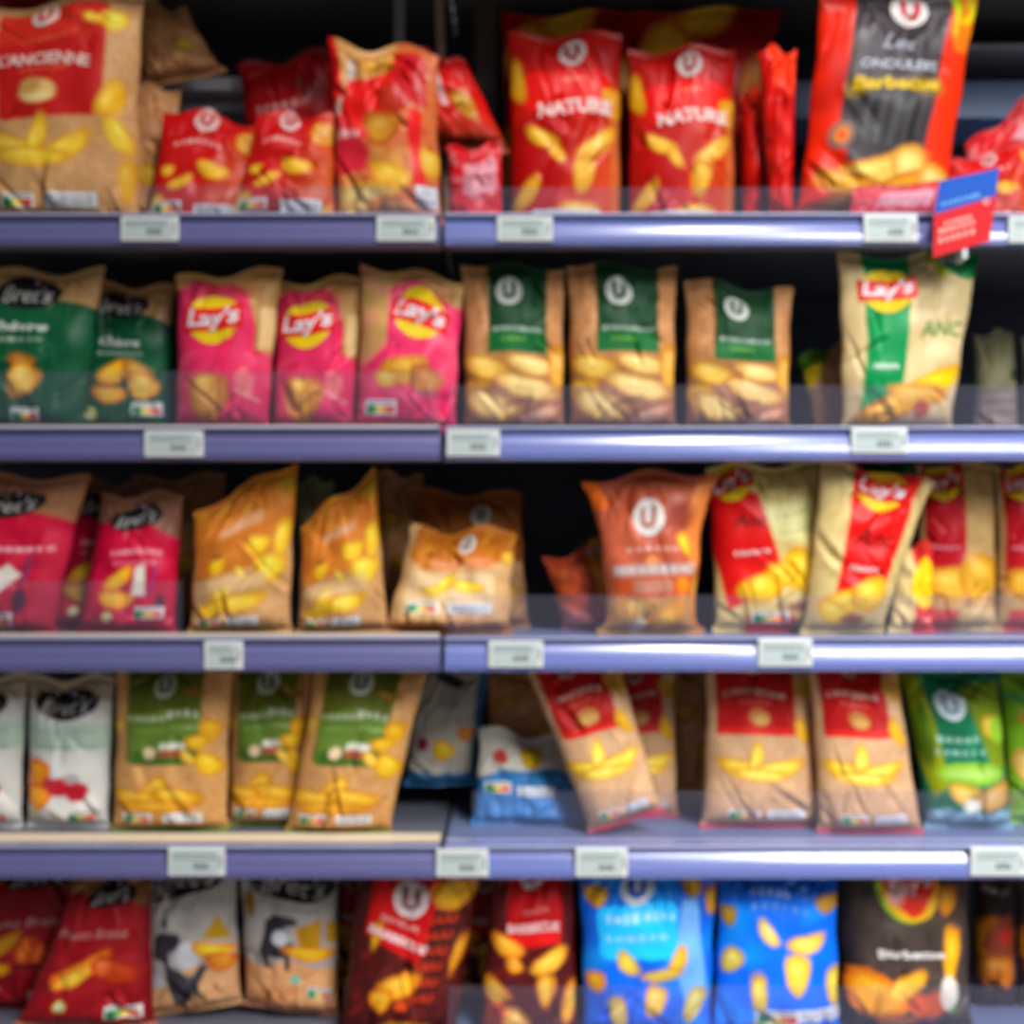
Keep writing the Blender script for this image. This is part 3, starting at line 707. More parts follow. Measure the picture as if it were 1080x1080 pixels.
@kind('brets_cow_b', 'gloss', [OV(.55, .12, .29, .11, 2), S(.82, .82, .24, .075, 6)])
def _(p):
    p.fill((190, 182, 176)); p.lay(p.ss(p.y-.06)*.9, (150, 108, 74)); p.mottle((150, 142, 140), .5, 2, 9, 3); p.ell(.10, .25, .04, .09, (160, 120, 20)); p.marks(.6, .28, .5, .02, (130, 126, 126), n=6)
    p.lay(p.ss(.64-p.y+.02*np.sin(p.x*9)), (238, 176, 122)); p.mottle((200, 104, 50), .5, 2, 6, 8, (p.y > .78)*1.)
    p.poly([(.26, .36), (.36, .32), (.6, .34), (.6, .38), (.46, .4), (.44, .5), (.56, .5), (.58, .56), (.52, .56), (.52, .68), (.47, .68), (.46, .6), (.3, .6), (.31, .68), (.26, .68), (.2, .56), (.24, .46)], (54, 52, 60))
    p.ell(.42, .47, .055, .05, (214, 214, 218))
    p.poly([(.58, .40), (.86, .32), (.84, .52), (.62, .54)], (206, 152, 20)); p.chip(.72, .56, .15, .04, 2, (250, 196, 30), (238, 140, 20)); p.rect(.9, .36, 1, .5, (200, 150, 30), .02)
    p.ell(.58, .74, .035, .035, (160, 215, 170)); p.ell(.58, .74, .018, .018, (140, 200, 225))
    p.rect(-.1, .94, 1.1, 1.1, (200, 138, 112))
# brand with the sun disc
@kind('lays_pink', 'gloss', [SUN(.40, .30, .165), S(.62, .87, .001, .001)][:1])
def _(p):
    p.fill((205, 158, 96)); p.mottle((180, 130, 70), .3, 5, 20, 2); p.rect(.86, .25, 1.1, .5, (230, 196, 140), .02)
    p.poly([(-.1, .1), (.05, .10), (.2, .04), (.55, .06), (.74, .18), (.82, .36), (.82, .5), (1.1, .56), (1.1, 1.1), (-.1, 1.1)], (232, 52, 104)); p.mottle((246, 130, 150), .5, 1.5, 6, 4, (p.y > .5)*1.); p.ell(.45, .14, .20, .07, (226, 90, 90), a=.5, soft=.03)
    p.chip(.38, .78, .115, .125, 0, (226, 160, 56), (202, 120, 30)); p.chip(.34, .70, .06, .05, 0, (238, 190, 80), (214, 140, 40)); p.ell(.75, .7, .06, .09, (246, 130, 130), wob=.3); p.marks(.78, .78, .3, .014, (240, 200, 190), n=5, rot=25); p.rect(.5, .87, .85, .93, (190, 60, 100), .02, a=.6)
@kind('lays_pink_b', 'gloss', [SUN(.60, .27, .165, 14), S(.25, .86, .32, .09)])
def _(p):
    p.fill((205, 160, 100)); p.mottle((180, 130, 70), .3, 5, 20, 2)
    p.poly([(.3, .1), (.5, .06), (.9, .16), (1.1, .2), (1.1, 1.1), (-.1, 1.1), (-.1, .68), (.16, .56), (.28, .47)], (232, 56, 108)); p.mottle((246, 130, 150), .5, 1.5, 6, 4)
    p.chip(.48, .62, .13, .075, -10, (228, 168, 50), (206, 130, 40)); p.chip(.70, .68, .09, .075, 25, (212, 140, 60), (180, 100, 50)); p.chip(.30, .68, .07, .045, 0, (240, 196, 90), (214, 140, 40)); p.marks(.8, .93, .2, .02, (244, 180, 180), n=3)
    p.rect(.62, .74, .94, .8, (170, 40, 90), .02, a=.6)
@kind('lays_green', 'gloss', [SUN(.33, .21, .135), T('ANC', .77, .44, .34, .085, (128, 166, 100), bold=.02), T('nature', .33, .645, .2, .035, (225, 240, 225), bold=.03)])
def _(p):
    p.fill((224, 200, 150)); p.mottle((200, 170, 112), .4, 4, 16, 2); p.rect(-.1, -.1, .12, .5, (205, 176, 128), a=.6)
    p.poly([(.17, -.1), (.50, -.1), (.50, .62), (.48, .80), (.3, 1.1), (.05, 1.1), (.12, .9), (.17, .6)], (10, 150, 84)); p.mottle((40, 180, 110), .4, 1, 5, 3, p.area(.17, .1, .5, .8))
    p.poly([(.60, -.1), (1.1, -.1), (1.1, .10), (.94, .16), (.76, .13), (.64, .05)], (12, 140, 76)); p.marks(.8, .06, .2, .05, (190, 205, 195), n=3, rot=-10); p.poly([(.58, .03), (.64, .03), (.8, .15), (.74, .16)], (190, 210, 60))
    p.marks(.77, .535, .34, .006, (170, 160, 110), n=3); p.marks(.77, .515, .3, .006, (170, 160, 110), n=5)
    p.chip(.76, .73, .15, .058, -22, (252, 208, 20), (226, 170, 30)); p.chip(.42, .86, .21, .062, -22, (250, 184, 50), (226, 150, 30)); p.chip(.62, .80, .16, .05, 4, (238, 182, 60), (220, 150, 40)); p.ell(.66, .88, .05, .05, (196, 90, 60), wob=.15, soft=.012); p.mottle((220, 180, 160), .5, 6, 20, 7, (p.y > .86)*(p.x > .45)*1.)
@kind('lays_red', 'gloss', [SUN(.56, .10, .135, 14), T('Anc', .58, .40, .44, .12, (110, 8, 10), shear=.35, bold=-.0), T('Nature', .55, .59, .32, .04, (250, 205, 205), bold=.03)])
def _(p):
    p.fill((218, 194, 134)); p.mottle((196, 160, 96), .4, 4, 16, 2)
    p.poly([(.30, -.1), (.92, -.1), (.84, .66), (.5, .78), (.28, .82)], (226, 22, 20))
    p.chip(.46, .78, .15, .06, -15, (244, 204, 50), (226, 170, 30)); p.chip(.66, .74, .10, .09, -30, (240, 196, 50), (222, 160, 30)); p.chip(.30, .86, .10, .05, 20, (246, 206, 70), (226, 170, 30)); p.ell(.55, .9, .09, .04, (150, 90, 60), wob=.2, soft=.012)
    p.rect(.9, .8, 1.1, 1, (214, 196, 120), a=.5)
@kind('lays_red_b', 'gloss', [SUN(.20, .11, .115, -10), T('Anc', .32, .33, .3, .075, (150, 16, 16), shear=.35), T('Nature', .32, .515, .3, .035, (250, 195, 195), bold=.03, rot=-6), S(.42, .945, .3, .06)])
def _(p):
    p.fill((220, 196, 130)); p.mottle((196, 160, 96), .4, 4, 16, 2); p.rect(.5, .22, .9, .45, (222, 214, 150), .05, wob=.02); p.marks(.68, .3, .3, .02, (180, 150, 100), n=4, rot=-6); p.marks(.68, .4, .3, .008, (180, 160, 110), n=6, rot=-4)
    p.poly([(-.1, .17), (.42, .17), (.56, .6), (.5, .72), (.1, .86)], (222, 24, 22))
    p.chip(.38, .72, .13, .07, -20, (240, 196, 36), (220, 160, 24)); p.chip(.72, .62, .11, .10, 60, (246, 208, 50), (226, 170, 30)); p.chip(.56, .64, .08, .06, 0, (244, 200, 40), (224, 160, 30))
    p.ell(.75, .84, .16, .035, (140, 84, 60), wob=.2, soft=.012); p.rect(.24, .885, .62, 1.1, (222, 60, 56), .0); p.marks(.68, .94, .06, .05, (60, 160, 90), n=1)
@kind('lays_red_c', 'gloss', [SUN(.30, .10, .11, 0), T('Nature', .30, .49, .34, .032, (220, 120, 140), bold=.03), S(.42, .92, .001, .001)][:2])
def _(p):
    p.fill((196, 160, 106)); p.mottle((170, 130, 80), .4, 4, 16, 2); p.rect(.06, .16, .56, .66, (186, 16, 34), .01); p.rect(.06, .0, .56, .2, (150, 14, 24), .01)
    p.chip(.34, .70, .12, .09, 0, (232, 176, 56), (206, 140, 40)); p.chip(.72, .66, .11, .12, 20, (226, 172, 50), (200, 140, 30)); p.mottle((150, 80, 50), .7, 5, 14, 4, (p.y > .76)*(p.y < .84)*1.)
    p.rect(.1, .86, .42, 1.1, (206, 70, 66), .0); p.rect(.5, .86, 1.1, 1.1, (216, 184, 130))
@kind('lays_sun_side', 'gloss', [])
def _(p):
    p.fill((226, 200, 140)); p.poly([(.4, -.1), (1.1, -.1), (1.1, 1.1), (.55, 1.1)], (226, 60, 50)); p.ell(.75, .45, .17, .27, (250, 206, 20)); p.marks(.75, .85, .3, .05, (240, 190, 190), n=3)
@kind('lays_black', 'gloss', [T("Lay's", .55, .15, .34, .10, (246, 214, 214), bold=.02, shear=.2, rot=-20), T('Barbecue', .52, .53, .5, .05, (236, 226, 220), bold=.04)])
def _(p):
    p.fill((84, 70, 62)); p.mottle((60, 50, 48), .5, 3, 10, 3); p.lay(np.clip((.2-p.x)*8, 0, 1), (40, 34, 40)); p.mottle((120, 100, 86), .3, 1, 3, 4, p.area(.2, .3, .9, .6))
    p.ell(.52, .16, .185, .20, (150, 190, 50)); p.ell(.54, .155, .175, .195, (250, 190, 30)); p.poly([(.32, .1), (.5, -.02), (.72, .02), (.74, .14), (.62, .30), (.55, .33), (.42, .26)], (240, 60, 40)); p.poly([(.55, .04), (.72, .04), (.7, .14), (.58, .12)], (206, 14, 22)); p.ell(.44, .18, .055, .08, (246, 190, 180), rot=20, soft=.02)
    p.chip(.82, .22, .05, .07, 10, (232, 160, 30), (200, 110, 20))
    p.chip(.24, .76, .17, .11, 25, (244, 170, 20), (224, 120, 14)); p.chip(.46, .72, .13, .05, -30, (246, 196, 60), (226, 150, 30)); p.chip(.83, .52, .045, .14, 5, (248, 190, 30), (230, 150, 20)); p.ell(.62, .82, .11, .08, (206, 90, 40), wob=.3); p.ell(.8, .76, .06, .1, (226, 216, 200), wob=.1); p.ell(.84, .86, .03, .02, (110, 170, 90)); p.ell(.62, .95, .09, .05, (130, 80, 110), wob=.2); p.chip(.4, .95, .1, .05, 0, (244, 170, 100), (220, 120, 60))
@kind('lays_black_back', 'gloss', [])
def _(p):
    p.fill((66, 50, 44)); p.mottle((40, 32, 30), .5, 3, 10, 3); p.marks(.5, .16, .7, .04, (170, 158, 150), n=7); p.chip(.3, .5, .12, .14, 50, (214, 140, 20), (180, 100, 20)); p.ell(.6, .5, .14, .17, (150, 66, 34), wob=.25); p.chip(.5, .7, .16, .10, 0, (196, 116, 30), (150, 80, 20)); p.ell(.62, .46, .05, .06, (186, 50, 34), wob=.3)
# the house brand kraft/green, orange/kraft, olive/kraft
@kind('rustic', 'matte', [U(.46, .175, .083, disc=(196, 196, 188), letter=(24, 70, 44))])
def _(p):
    kraft(p, (196, 136, 84), (160, 100, 60)); p.rect(.25, -.1, .83, .53, (20, 72, 38), .0); p.rect(.25, .41, .83, .53, (24, 112, 56)); p.mottle((30, 50, 34), .5, 1.5, 5, 5, p.area(.25, 0, .83, .4))
    p.marks(.5, .455, .26, .014, (150, 200, 80), n=4); p.marks(.54, .395, .5, .022, (196, 210, 196), n=9)
    p.rect(-.1, .56, 1.1, 1.1, (150, 104, 84), a=.7, wob=.03)
    p.chip(.22, .61, .13, .058, 12, (244, 200, 96), (206, 146, 50)); p.chip(.68, .60, .16, .05, 8, (246, 206, 126), (200, 140, 70)); p.chip(.10, .74, .09, .05, 0, (226, 176, 50), (200, 140, 30))
    p.chip(.64, .73, .18, .058, 14, (246, 210, 130), (206, 150, 80)); p.chip(.28, .84, .15, .068, 22, (244, 208, 126), (206, 150, 80)); p.chip(.75, .90, .13, .035, -20, (236, 180, 140), (196, 120, 90)); p.chip(.95, .6, .06, .12, 0, (236, 180, 80), (206, 140, 40)); p.rect(.4, .8, .7, .84, (110, 64, 60), rot=-14, a=.5)
@kind('mustard', 'matte', [S(.22, .92, .22, .055), K(.55, .91, .32, .055)])
def _(p):
    kraft(p, (208, 160, 106)); p.poly([(-.1, -.1), (1.1, -.1), (1.1, .3), (.72, .55), (.06, .575), (.02, .3)], (212, 128, 44)); p.mottle((236, 176, 50), .7, 2, 8, 3, (p.y < .22)*1.); p.mottle((180, 84, 30), .35, 2, 8, 9, p.area(.0, .3, .7, .6))
    p.rect(.3, .23, .72, .30, (222, 170, 130), .02, rot=-6, a=.8); p.marks(.45, .44, .7, .01, (226, 150, 60), n=8)
    p.chip(.28, .49, .055, .05, 0, (244, 196, 30), (226, 160, 20)); p.ell(.28, .43, .03, .015, (120, 90, 40))
    p.chip(.68, .42, .08, .055, 10, (246, 206, 50), YD); p.chip(.80, .57, .10, .08, 10, (234, 206, 60), YD); p.chip(.52, .58, .06, .02, 50, (240, 206, 80), YD); p.chip(.92, .40, .05, .10, 10, (240, 200, 50), YD); p.chip(.92, .1, .06, .05, 0, (200, 150, 30), YD)
    p.chip(.32, .72, .09, .055, -60, (240, 208, 76), YD); p.chip(.52, .77, .17, .05, -5, (242, 206, 70), YD); p.chip(.26, .79, .11, .05, -20, (236, 190, 50), YD); p.rect(-.1, .60, .8, .69, (228, 196, 146), .02, wob=.03, a=.6)
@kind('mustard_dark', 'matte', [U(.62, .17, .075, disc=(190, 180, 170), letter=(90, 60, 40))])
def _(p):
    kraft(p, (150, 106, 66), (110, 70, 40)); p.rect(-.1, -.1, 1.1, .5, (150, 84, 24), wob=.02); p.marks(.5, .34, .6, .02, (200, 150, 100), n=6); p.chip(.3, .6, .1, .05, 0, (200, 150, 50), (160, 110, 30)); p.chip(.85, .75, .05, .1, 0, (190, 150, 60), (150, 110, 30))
@kind('mustard_bag_low', 'matte', [U(.56, .16, .085, disc=(222, 210, 200), letter=(120, 80, 50)), S(.27, .74, .26, .09, 0), K(.66, .745, .36, .09)])
def _(p):
    kraft(p, (214, 170, 116)); p.poly([(.1, -.1), (1.1, -.1), (1.1, .22), (.8, .34), (.2, .40), (.05, .3)], (196, 116, 30)); p.mottle((226, 160, 40), .5, 3, 9, 3, (p.y < .36)*1.); p.rect(.25, .30, .8, .37, (216, 140, 90), .02, wob=.02)
    p.rect(.08, .42, .85, .8, (232, 204, 160), .02, a=.7)
    p.chip(.42, .50, .10, .04, -35, (244, 216, 60), YD); p.chip(.62, .54, .15, .045, 8, (244, 214, 70), YD); p.chip(.35, .58, .12, .035, -8, (240, 200, 50), YD); p.chip(.95, .25, .06, .05, 0, (232, 190, 60), YD)
    p.rect(-.1, .86, 1.1, 1.1, (176, 120, 76))
@kind('copper', 'gloss', [U(.47, .275, .11, disc=(222, 214, 210), letter=(190, 120, 104)), T('POULET', .5, .50, .6, .05, (228, 190, 180), bold=.0)][:1])
def _(p):
    p.fill((196, 100, 70)); p.mottle((160, 70, 50), .5, 1.5, 5, 3); p.poly([(-.1, -.1), (.08, -.1), (.16, .18), (-.1, .2)], (238, 116, 30)); p.poly([(.84, .04), (1.1, .0), (1.1, .5), (.9, .6), (.82, .3)], (236, 140, 70)); p.ell(.76, .26, .10, .09, (150, 60, 48), soft=.03, a=.8)
    p.marks(.5, .46, .55, .03, (226, 180, 172), n=6, arc=-.004); p.ell(.5, .54, .055, .04, (236, 150, 90)); p.rect(.1, .55, .95, .62, (196, 176, 168), .02, a=.8); p.marks(.5, .585, .75, .026, (216, 206, 210), n=7); p.rect(.1, .64, .95, .74, (200, 90, 40)); p.rect(.3, .65, .72, .73, (190, 130, 110)); p.chip(.84, .68, .06, .05, 30, (240, 140, 30), (220, 100, 20))
    p.rect(-.1, .76, 1.1, 1.1, (196, 146, 84), wob=.01); p.chip(.35, .82, .12, .05, 10, (222, 176, 90), (190, 130, 50)); p.chip(.66, .88, .15, .06, -28, (240, 180, 60), (216, 140, 40)); p.ell(.36, .93, .06, .05, (214, 200, 170), wob=.1, soft=.015); p.chip(.82, .42, .035, .07, -30, (244, 196, 50), (226, 150, 30)); p.chip(.98, .75, .04, .15, 0, (220, 150, 60), (190, 110, 40))
@kind('copper_low', 'gloss', [])
def _(p):
    p.fill((190, 84, 44)); p.mottle((120, 40, 20), .5, 1.5, 5, 3); p.poly([(.5, -.1), (1.1, -.1), (1.1, 1.1), (.8, 1.1), (.5, .6)], (206, 140, 50)); p.marks(.7, .1, .5, .06, (190, 170, 180), n=5); p.ell(.65, .62, .055, .045, (60, 130, 60)); p.chip(.5, .95, .12, .06, 0, (220, 130, 120), (190, 90, 80)); p.chip(.85, .5, .07, .1, 0, (220, 160, 50), (190, 120, 30)); p.poly([(-.1, .62), (.4, .8), (.4, 1.1), (-.1, 1.1)], (190, 110, 110))
@kind('olive', 'matte', [U(.45, .125, .07, disc=(184, 190, 170), letter=(60, 84, 60)), T('NATURE', .36, .335, .34, .03, (214, 220, 190), bold=.02), S(.24, .945, .26, .06), K(.63, .94, .34, .055)][:1]+[S(.24, .935, .26, .06), K(.64, .93, .34, .055)])
def _(p):
    kraft(p, (212, 158, 96), (184, 124, 68)); p.rect(.12, -.1, .78, .58, (96, 102, 20), .04); p.poly([(.12, .3), (.45, .26), (.78, .3), (.76, .58), (.16, .58)], (110, 138, 54)); p.rect(.18, .5, .78, .585, (72, 112, 40), .03)
    p.marks(.3, .31, .34, .026, (204, 210, 180), n=5); p.marks(.62, .29, .3, .04, (214, 216, 196), n=4, arc=.01); p.marks(.34, .38, .3, .01, (160, 190, 100), n=6); p.marks(.64, .37, .26, .02, (180, 200, 130), n=5)
    p.ell(.34, .515, .038, .035, (234, 206, 170)); p.rect(.43, .455, .66, .505, (222, 222, 206), .02); p.rect(.43, .495, .64, .54, (176, 90, 60), .015)
    p.chip(.7, .17, .06, .022, 10, (150, 110, 16), (120, 90, 10))
    p.chip(.86, .38, .055, .06, 10, (240, 182, 20), (222, 150, 14)); p.chip(.76, .45, .06, .035, -10, (236, 186, 30), (216, 150, 20)); p.chip(.86, .58, .075, .055, 30, (238, 196, 40), (216, 150, 20)); p.chip(.68, .54, .05, .025, 40, (240, 200, 80), (220, 160, 40)); p.chip(.04, .36, .03, .04, 0, (240, 200, 90), YD)
    p.chip(.40, .73, .08, .06, -40, (244, 200, 70), (212, 146, 24)); p.chip(.24, .78, .16, .045, 8, (236, 180, 50), (210, 140, 24)); p.chip(.60, .77, .14, .045, 8, (238, 186, 50), (210, 140, 24)); p.chip(.42, .83, .2, .03, 0, (232, 170, 40), (206, 130, 24))
    p.rect(-.1, .975, 1.1, 1.1, (120, 150, 70))
@kind('white_blue', 'gloss', [])
def _(p):
    p.fill((196, 188, 172)); p.mottle((160, 150, 140), .4, 2, 8, 3); p.ell(.5, .08, .12, .06, (70, 60, 66), wob=.1); p.marks(.5, .28, .7, .03, (130, 124, 116), n=7); p.marks(.5, .4, .6, .015, (150, 146, 136), n=7)
    p.ell(.2, .62, .05, .06, (150, 30, 60), wob=.15); p.chip(.5, .66, .09, .07, 20, (240, 200, 30), (222, 160, 20)); p.chip(.78, .52, .06, .05, 0, (238, 150, 40), (222, 110, 20)); p.poly([(.86, -.1), (1.1, -.1), (1.1, 1.1), (.92, 1.1)], (60, 110, 150)); p.rect(-.1, .86, 1.1, 1.1, (66, 130, 176), wob=.02)
@kind('blue_lying', 'gloss', [S(.22, .58, .28, .11, -2), K(.62, .60, .4, .10)])
def _(p):
    p.fill((66, 132, 190)); p.poly([(-.1, -.1), (1.1, -.1), (1.1, .5), (.7, .42), (.3, .4), (-.1, .55)], (206, 200, 186)); p.poly([(.2, .4), (.8, .35), (1.1, .46), (.7, .5)], (60, 130, 176)); p.chip(.6, .22, .12, .1, 0, (238, 204, 30), (220, 160, 20)); p.ell(.25, .28, .1, .07, (190, 70, 60), wob=.2)
@kind('crunch_red', 'gloss', [U(.46, .19, .105, disc=(226, 206, 204), letter=(140, 60, 60)), T('SAVEUR', .40, .33, .34, .032, (236, 170, 170), bold=.02, rot=14), T('BARBECUE', .40, .42, .52, .048, (250, 205, 205), bold=.05, rot=18), ])
def _(p):
    p.fill((84, 24, 22)); p.mottle((150, 40, 26), .6, 5, 16, 3, (p.y > .5)*1.); p.poly([(.14, -.1), (.74, -.1), (.62, .57), (.12, .40)], (206, 20, 20))
    for i in range(6):
        for j in range(3):
            x, y = .68+.075*j-.022*i, .30+.09*i; p.ring(x, y, .022, .010, (224, 70, 30)); p.rect(x-.02, y-.04, x+.03, y-.014, (84, 24, 22))
    p.chip(.80, .16, .11, .075, 0, (244, 186, 50), (226, 140, 30)); p.chip(.46, .68, .11, .06, -15, (244, 186, 50), (226, 130, 24)); p.chip(.32, .76, .06, .055, -10, (240, 176, 40), (222, 120, 20)); p.chip(.22, .40, .025, .07, 10, (230, 170, 30), (200, 120, 20)); p.chip(.55, .95, .13, .055, 0, (246, 196, 40), (226, 150, 20)); p.chip(.92, .5, .03, .1, 10, (220, 150, 30), (190, 110, 20)); p.ell(.50, .80, .04, .03, (240, 90, 40))
@kind('crunch_red_b', 'gloss', [U(.5, .07, .085, disc=(220, 190, 186), letter=(110, 30, 30)), T('BARBECUE', .52, .36, .6, .055, (250, 190, 190), bold=.05, arc=.004), T('SAVEUR', .54, .27, .3, .03, (226, 120, 120))])
def _(p):
    p.fill((92, 22, 24)); p.mottle((150, 40, 30), .6, 4, 14, 3, (p.y > .5)*1.); p.poly([(.18, -.1), (.86, -.1), (.86, .44), (.5, .48), (.22, .44)], (190, 20, 24)); p.rect(.22, .38, .84, .46, (222, 24, 22), .01)
    p.chip(.22, .46, .09, .045, 25, (244, 176, 50), (226, 130, 30)); p.chip(.32, .56, .05, .035, 50, (240, 170, 50), (220, 120, 24)); p.chip(.72, .55, .10, .045, -30, (246, 196, 70), (226, 150, 30)); p.chip(.68, .70, .045, .08, 0, (244, 190, 60), (226, 140, 24)); p.chip(.14, .72, .08, .05, 40, (238, 180, 50), (220, 120, 24)); p.chip(.36, .88, .07, .06, 40, (242, 190, 90), (226, 140, 60)); p.chip(.95, .78, .04, .1, 15, (240, 180, 50), (222, 130, 24))
    for i in range(5): p.rect(.05, .80+.04*i, .28, .815+.04*i, (232, 80, 30), .005, rot=-8)
def blue_base(p):
    p.fill((10, 112, 226)); p.mottle((30, 178, 252), .6, 1, 4, 3); p.mottle((10, 66, 180), .4, 1, 3, 9)
@kind('blue_a', 'gloss', [U(.42, .14, .10, disc=(206, 214, 230), letter=(40, 80, 190)), S(.4, .955, .001, .001)][:1])
def _(p):
    blue_base(p); p.rect(.12, .23, .72, .53, (40, 196, 255), .06, wob=.01); p.marks(.3, .30, .26, .05, (190, 226, 244), n=4); p.marks(.58, .30, .24, .05, (190, 226, 244), n=4); p.marks(.4, .41, .5, .04, (150, 214, 244), n=6); p.poly([(.74, .2), (.86, .2), (.94, .7), (.8, .8), (.7, .6)], (140, 196, 244), a=.7)
    p.chip(.12, .17, .06, .05, 0, (220, 170, 40), (190, 130, 20)); p.chip(.82, .13, .05, .045, 0, (216, 172, 60), (190, 130, 20)); p.chip(.97, .2, .04, .07, 0, (214, 160, 50), (190, 120, 20)); p.chip(.34, .55, .07, .04, 50, (232, 204, 80), (206, 160, 40)); p.chip(.72, .53, .07, .035, -60, (240, 190, 60), (224, 150, 30)); p.chip(.60, .62, .10, .03, -10, (238, 204, 80), (216, 160, 40)); p.chip(.55, .76, .055, .075, 20, (240, 200, 90), (220, 160, 40)); p.chip(.26, .82, .045, .085, -15, (236, 206, 110), (206, 170, 80)); p.chip(.86, .78, .05, .09, 30, (226, 206, 110), (196, 170, 60)); p.chip(.10, .66, .05, .05, 0, (226, 160, 30), (206, 130, 20))
    p.rect(.3, .93, .6, 1, (200, 200, 220), .01)
@kind('blue_b', 'gloss', [S(.48, .86, .34, .09), K(.82, .85, .36, .07)])
def _(p):
    p.fill((6, 118, 236)); p.mottle((16, 166, 254), .7, 1, 4, 6); p.rect(-.1, -.1, 1.1, .2, (12, 70, 170), a=.5); p.marks(.42, .16, .34, .04, (160, 186, 226), n=5, rot=8); p.marks(.5, .24, .5, .04, (100, 150, 220), n=6, rot=4); p.marks(.6, .1, .3, .03, (120, 160, 220), n=3, rot=20)
    p.chip(.9, .20, .07, .045, 0, (206, 160, 60), (180, 120, 30)); p.chip(.40, .38, .075, .035, 50, (240, 214, 130), (216, 170, 60)); p.chip(.72, .43, .10, .045, -15, (246, 216, 100), (230, 170, 40)); p.chip(.64, .60, .065, .10, 0, (244, 214, 80), (232, 180, 50)); p.chip(.12, .53, .05, .065, 30, (214, 190, 90), (180, 150, 50)); p.chip(.33, .72, .04, .11, -5, (240, 214, 90), (220, 170, 40)); p.chip(.96, .68, .05, .10, 0, (236, 206, 70), (210, 170, 40)); p.chip(.45, .93, .10, .05, 0, (236, 206, 100), (210, 170, 60)); p.chip(.08, .27, .04, .05, 0, (190, 150, 50), (150, 120, 30))
@kind('salad_green', 'gloss', [U(.42, .21, .095, disc=(206, 216, 220), letter=(120, 150, 170))])
def _(p):
    p.fill((24, 120, 84)); p.mottle((60, 170, 120), .5, 1.5, 5, 3); p.poly([(-.1, -.1), (.12, -.1), (.22, .3), (.28, .7), (.1, .8), (-.1, .3)], (150, 160, 20)); p.ell(.1, .4, .05, .2, (90, 120, 20)); p.poly([(.55, .1), (1.1, .1), (1.1, .6), (.8, .62)], (130, 150, 30)); p.chip(.82, .35, .05, .06, 0, (226, 196, 70), (196, 160, 40)); p.ell(.92, .38, .06, .08, (160, 206, 60), soft=.015)
    p.marks(.45, .43, .5, .04, (170, 206, 190), n=5); p.marks(.45, .51, .6, .035, (160, 200, 190), n=6)
    p.ell(.55, .64, .22, .07, (150, 196, 60), wob=.05); p.ell(.55, .64, .16, .03, (176, 210, 110), wob=.05); p.chip(.44, .76, .09, .055, 10, (236, 196, 80), (210, 160, 50)); p.chip(.78, .78, .14, .06, -20, (206, 160, 90), (180, 130, 50)); p.rect(-.1, .87, 1.1, 1.1, (140, 176, 190), wob=.02); p.ell(.5, .84, .06, .04, (226, 226, 210), soft=.015)
@kind('lime', 'gloss', [])
def _(p):
    p.fill((130, 180, 40)); p.mottle((90, 130, 20), .6, 1.5, 6, 4); p.mottle((226, 190, 110), .6, 2, 6, 9, (p.y > .5)*1.); p.rect(-.1, .16, 1.1, .19, (60, 170, 110)); p.chip(.3, .6, .1, .1, 0, (232, 196, 110), (206, 160, 70)); p.ell(.4, .3, .12, .06, (206, 110, 40), wob=.2, soft=.02); p.ell(.6, .42, .1, .09, (170, 220, 80), soft=.02); p.rect(-.1, .9, 1.1, 1.1, (150, 200, 90))
@kind('kraft_plain', 'matte', [])
def _(p):
    kraft(p, (188, 132, 86), (150, 96, 56)); p.chip(.7, .6, .1, .06, 20, (206, 166, 40), (180, 130, 30)); p.chip(.25, .3, .08, .05, 0, (200, 150, 60), (170, 110, 40))
@kind('leaf_kraft', 'matte', [])
def _(p):
    kraft(p, (200, 146, 96)); p.poly([(-.1, -.1), (.6, -.1), (.2, .3), (-.1, .42)], (90, 140, 30)); p.poly([(-.1, .2), (.3, .16), (.2, .34), (-.1, .5)], (236, 200, 30)); p.ell(.45, .45, .05, .07, (214, 90, 70), wob=.1); p.ell(.7, .7, .04, .2, (226, 170, 120), soft=.02)
@kind('green_plain', 'gloss', [])
def _(p):
    p.fill((20, 96, 44)); p.mottle((10, 50, 24), .6, 1, 4, 3); p.rect(.8, -.1, 1.1, .3, (20, 150, 80)); p.rect(-.1, .3, 1.1, 1.1, (206, 180, 120))
@kind('grey_pack', 'matte', [])
def _(p):
    p.fill((150, 144, 108)); p.mottle((120, 116, 84), .4, 2, 8, 3); p.rect(-.1, .55, 1.1, 1.1, (150, 130, 120), wob=.02); p.marks(.5, .6, .7, .02, (220, 190, 170), n=6); p.marks(.5, .7, .7, .02, (220, 190, 170), n=6); p.marks(.5, .82, .6, .02, (220, 190, 170), n=5); p.ell(.9, .4, .05, .05, (60, 90, 50), wob=.2)

# ------------------------------------------------------------------ the bags, row by row
G = {
 'r1': 'red crisps bags standing on the top shelf', 'nat': 'tall red crisps bags under the canopy shelf',
 'grn': 'green bags with a black oval logo', 'pnk': 'pink crisps bags with a yellow sun logo', 'rus': 'kraft bags with a dark green panel',
 'mag': 'magenta bags with a black oval logo', 'mus': 'orange and kraft crisps bags', 'lr': 'red striped cream crisps bags',
 'wht': 'white bags with a black oval logo', 'oli': 'olive and kraft crisps bags', 'tra': 'kraft bags with a red panel',
 'dr': 'dark red bags with a black oval logo', 'cow': 'grey bags with a black cow drawing', 'cru': 'dark red barbecue crisps bags', 'blu': 'bright blue crisps bags', 'blk': 'black barbecue crisps bags'}
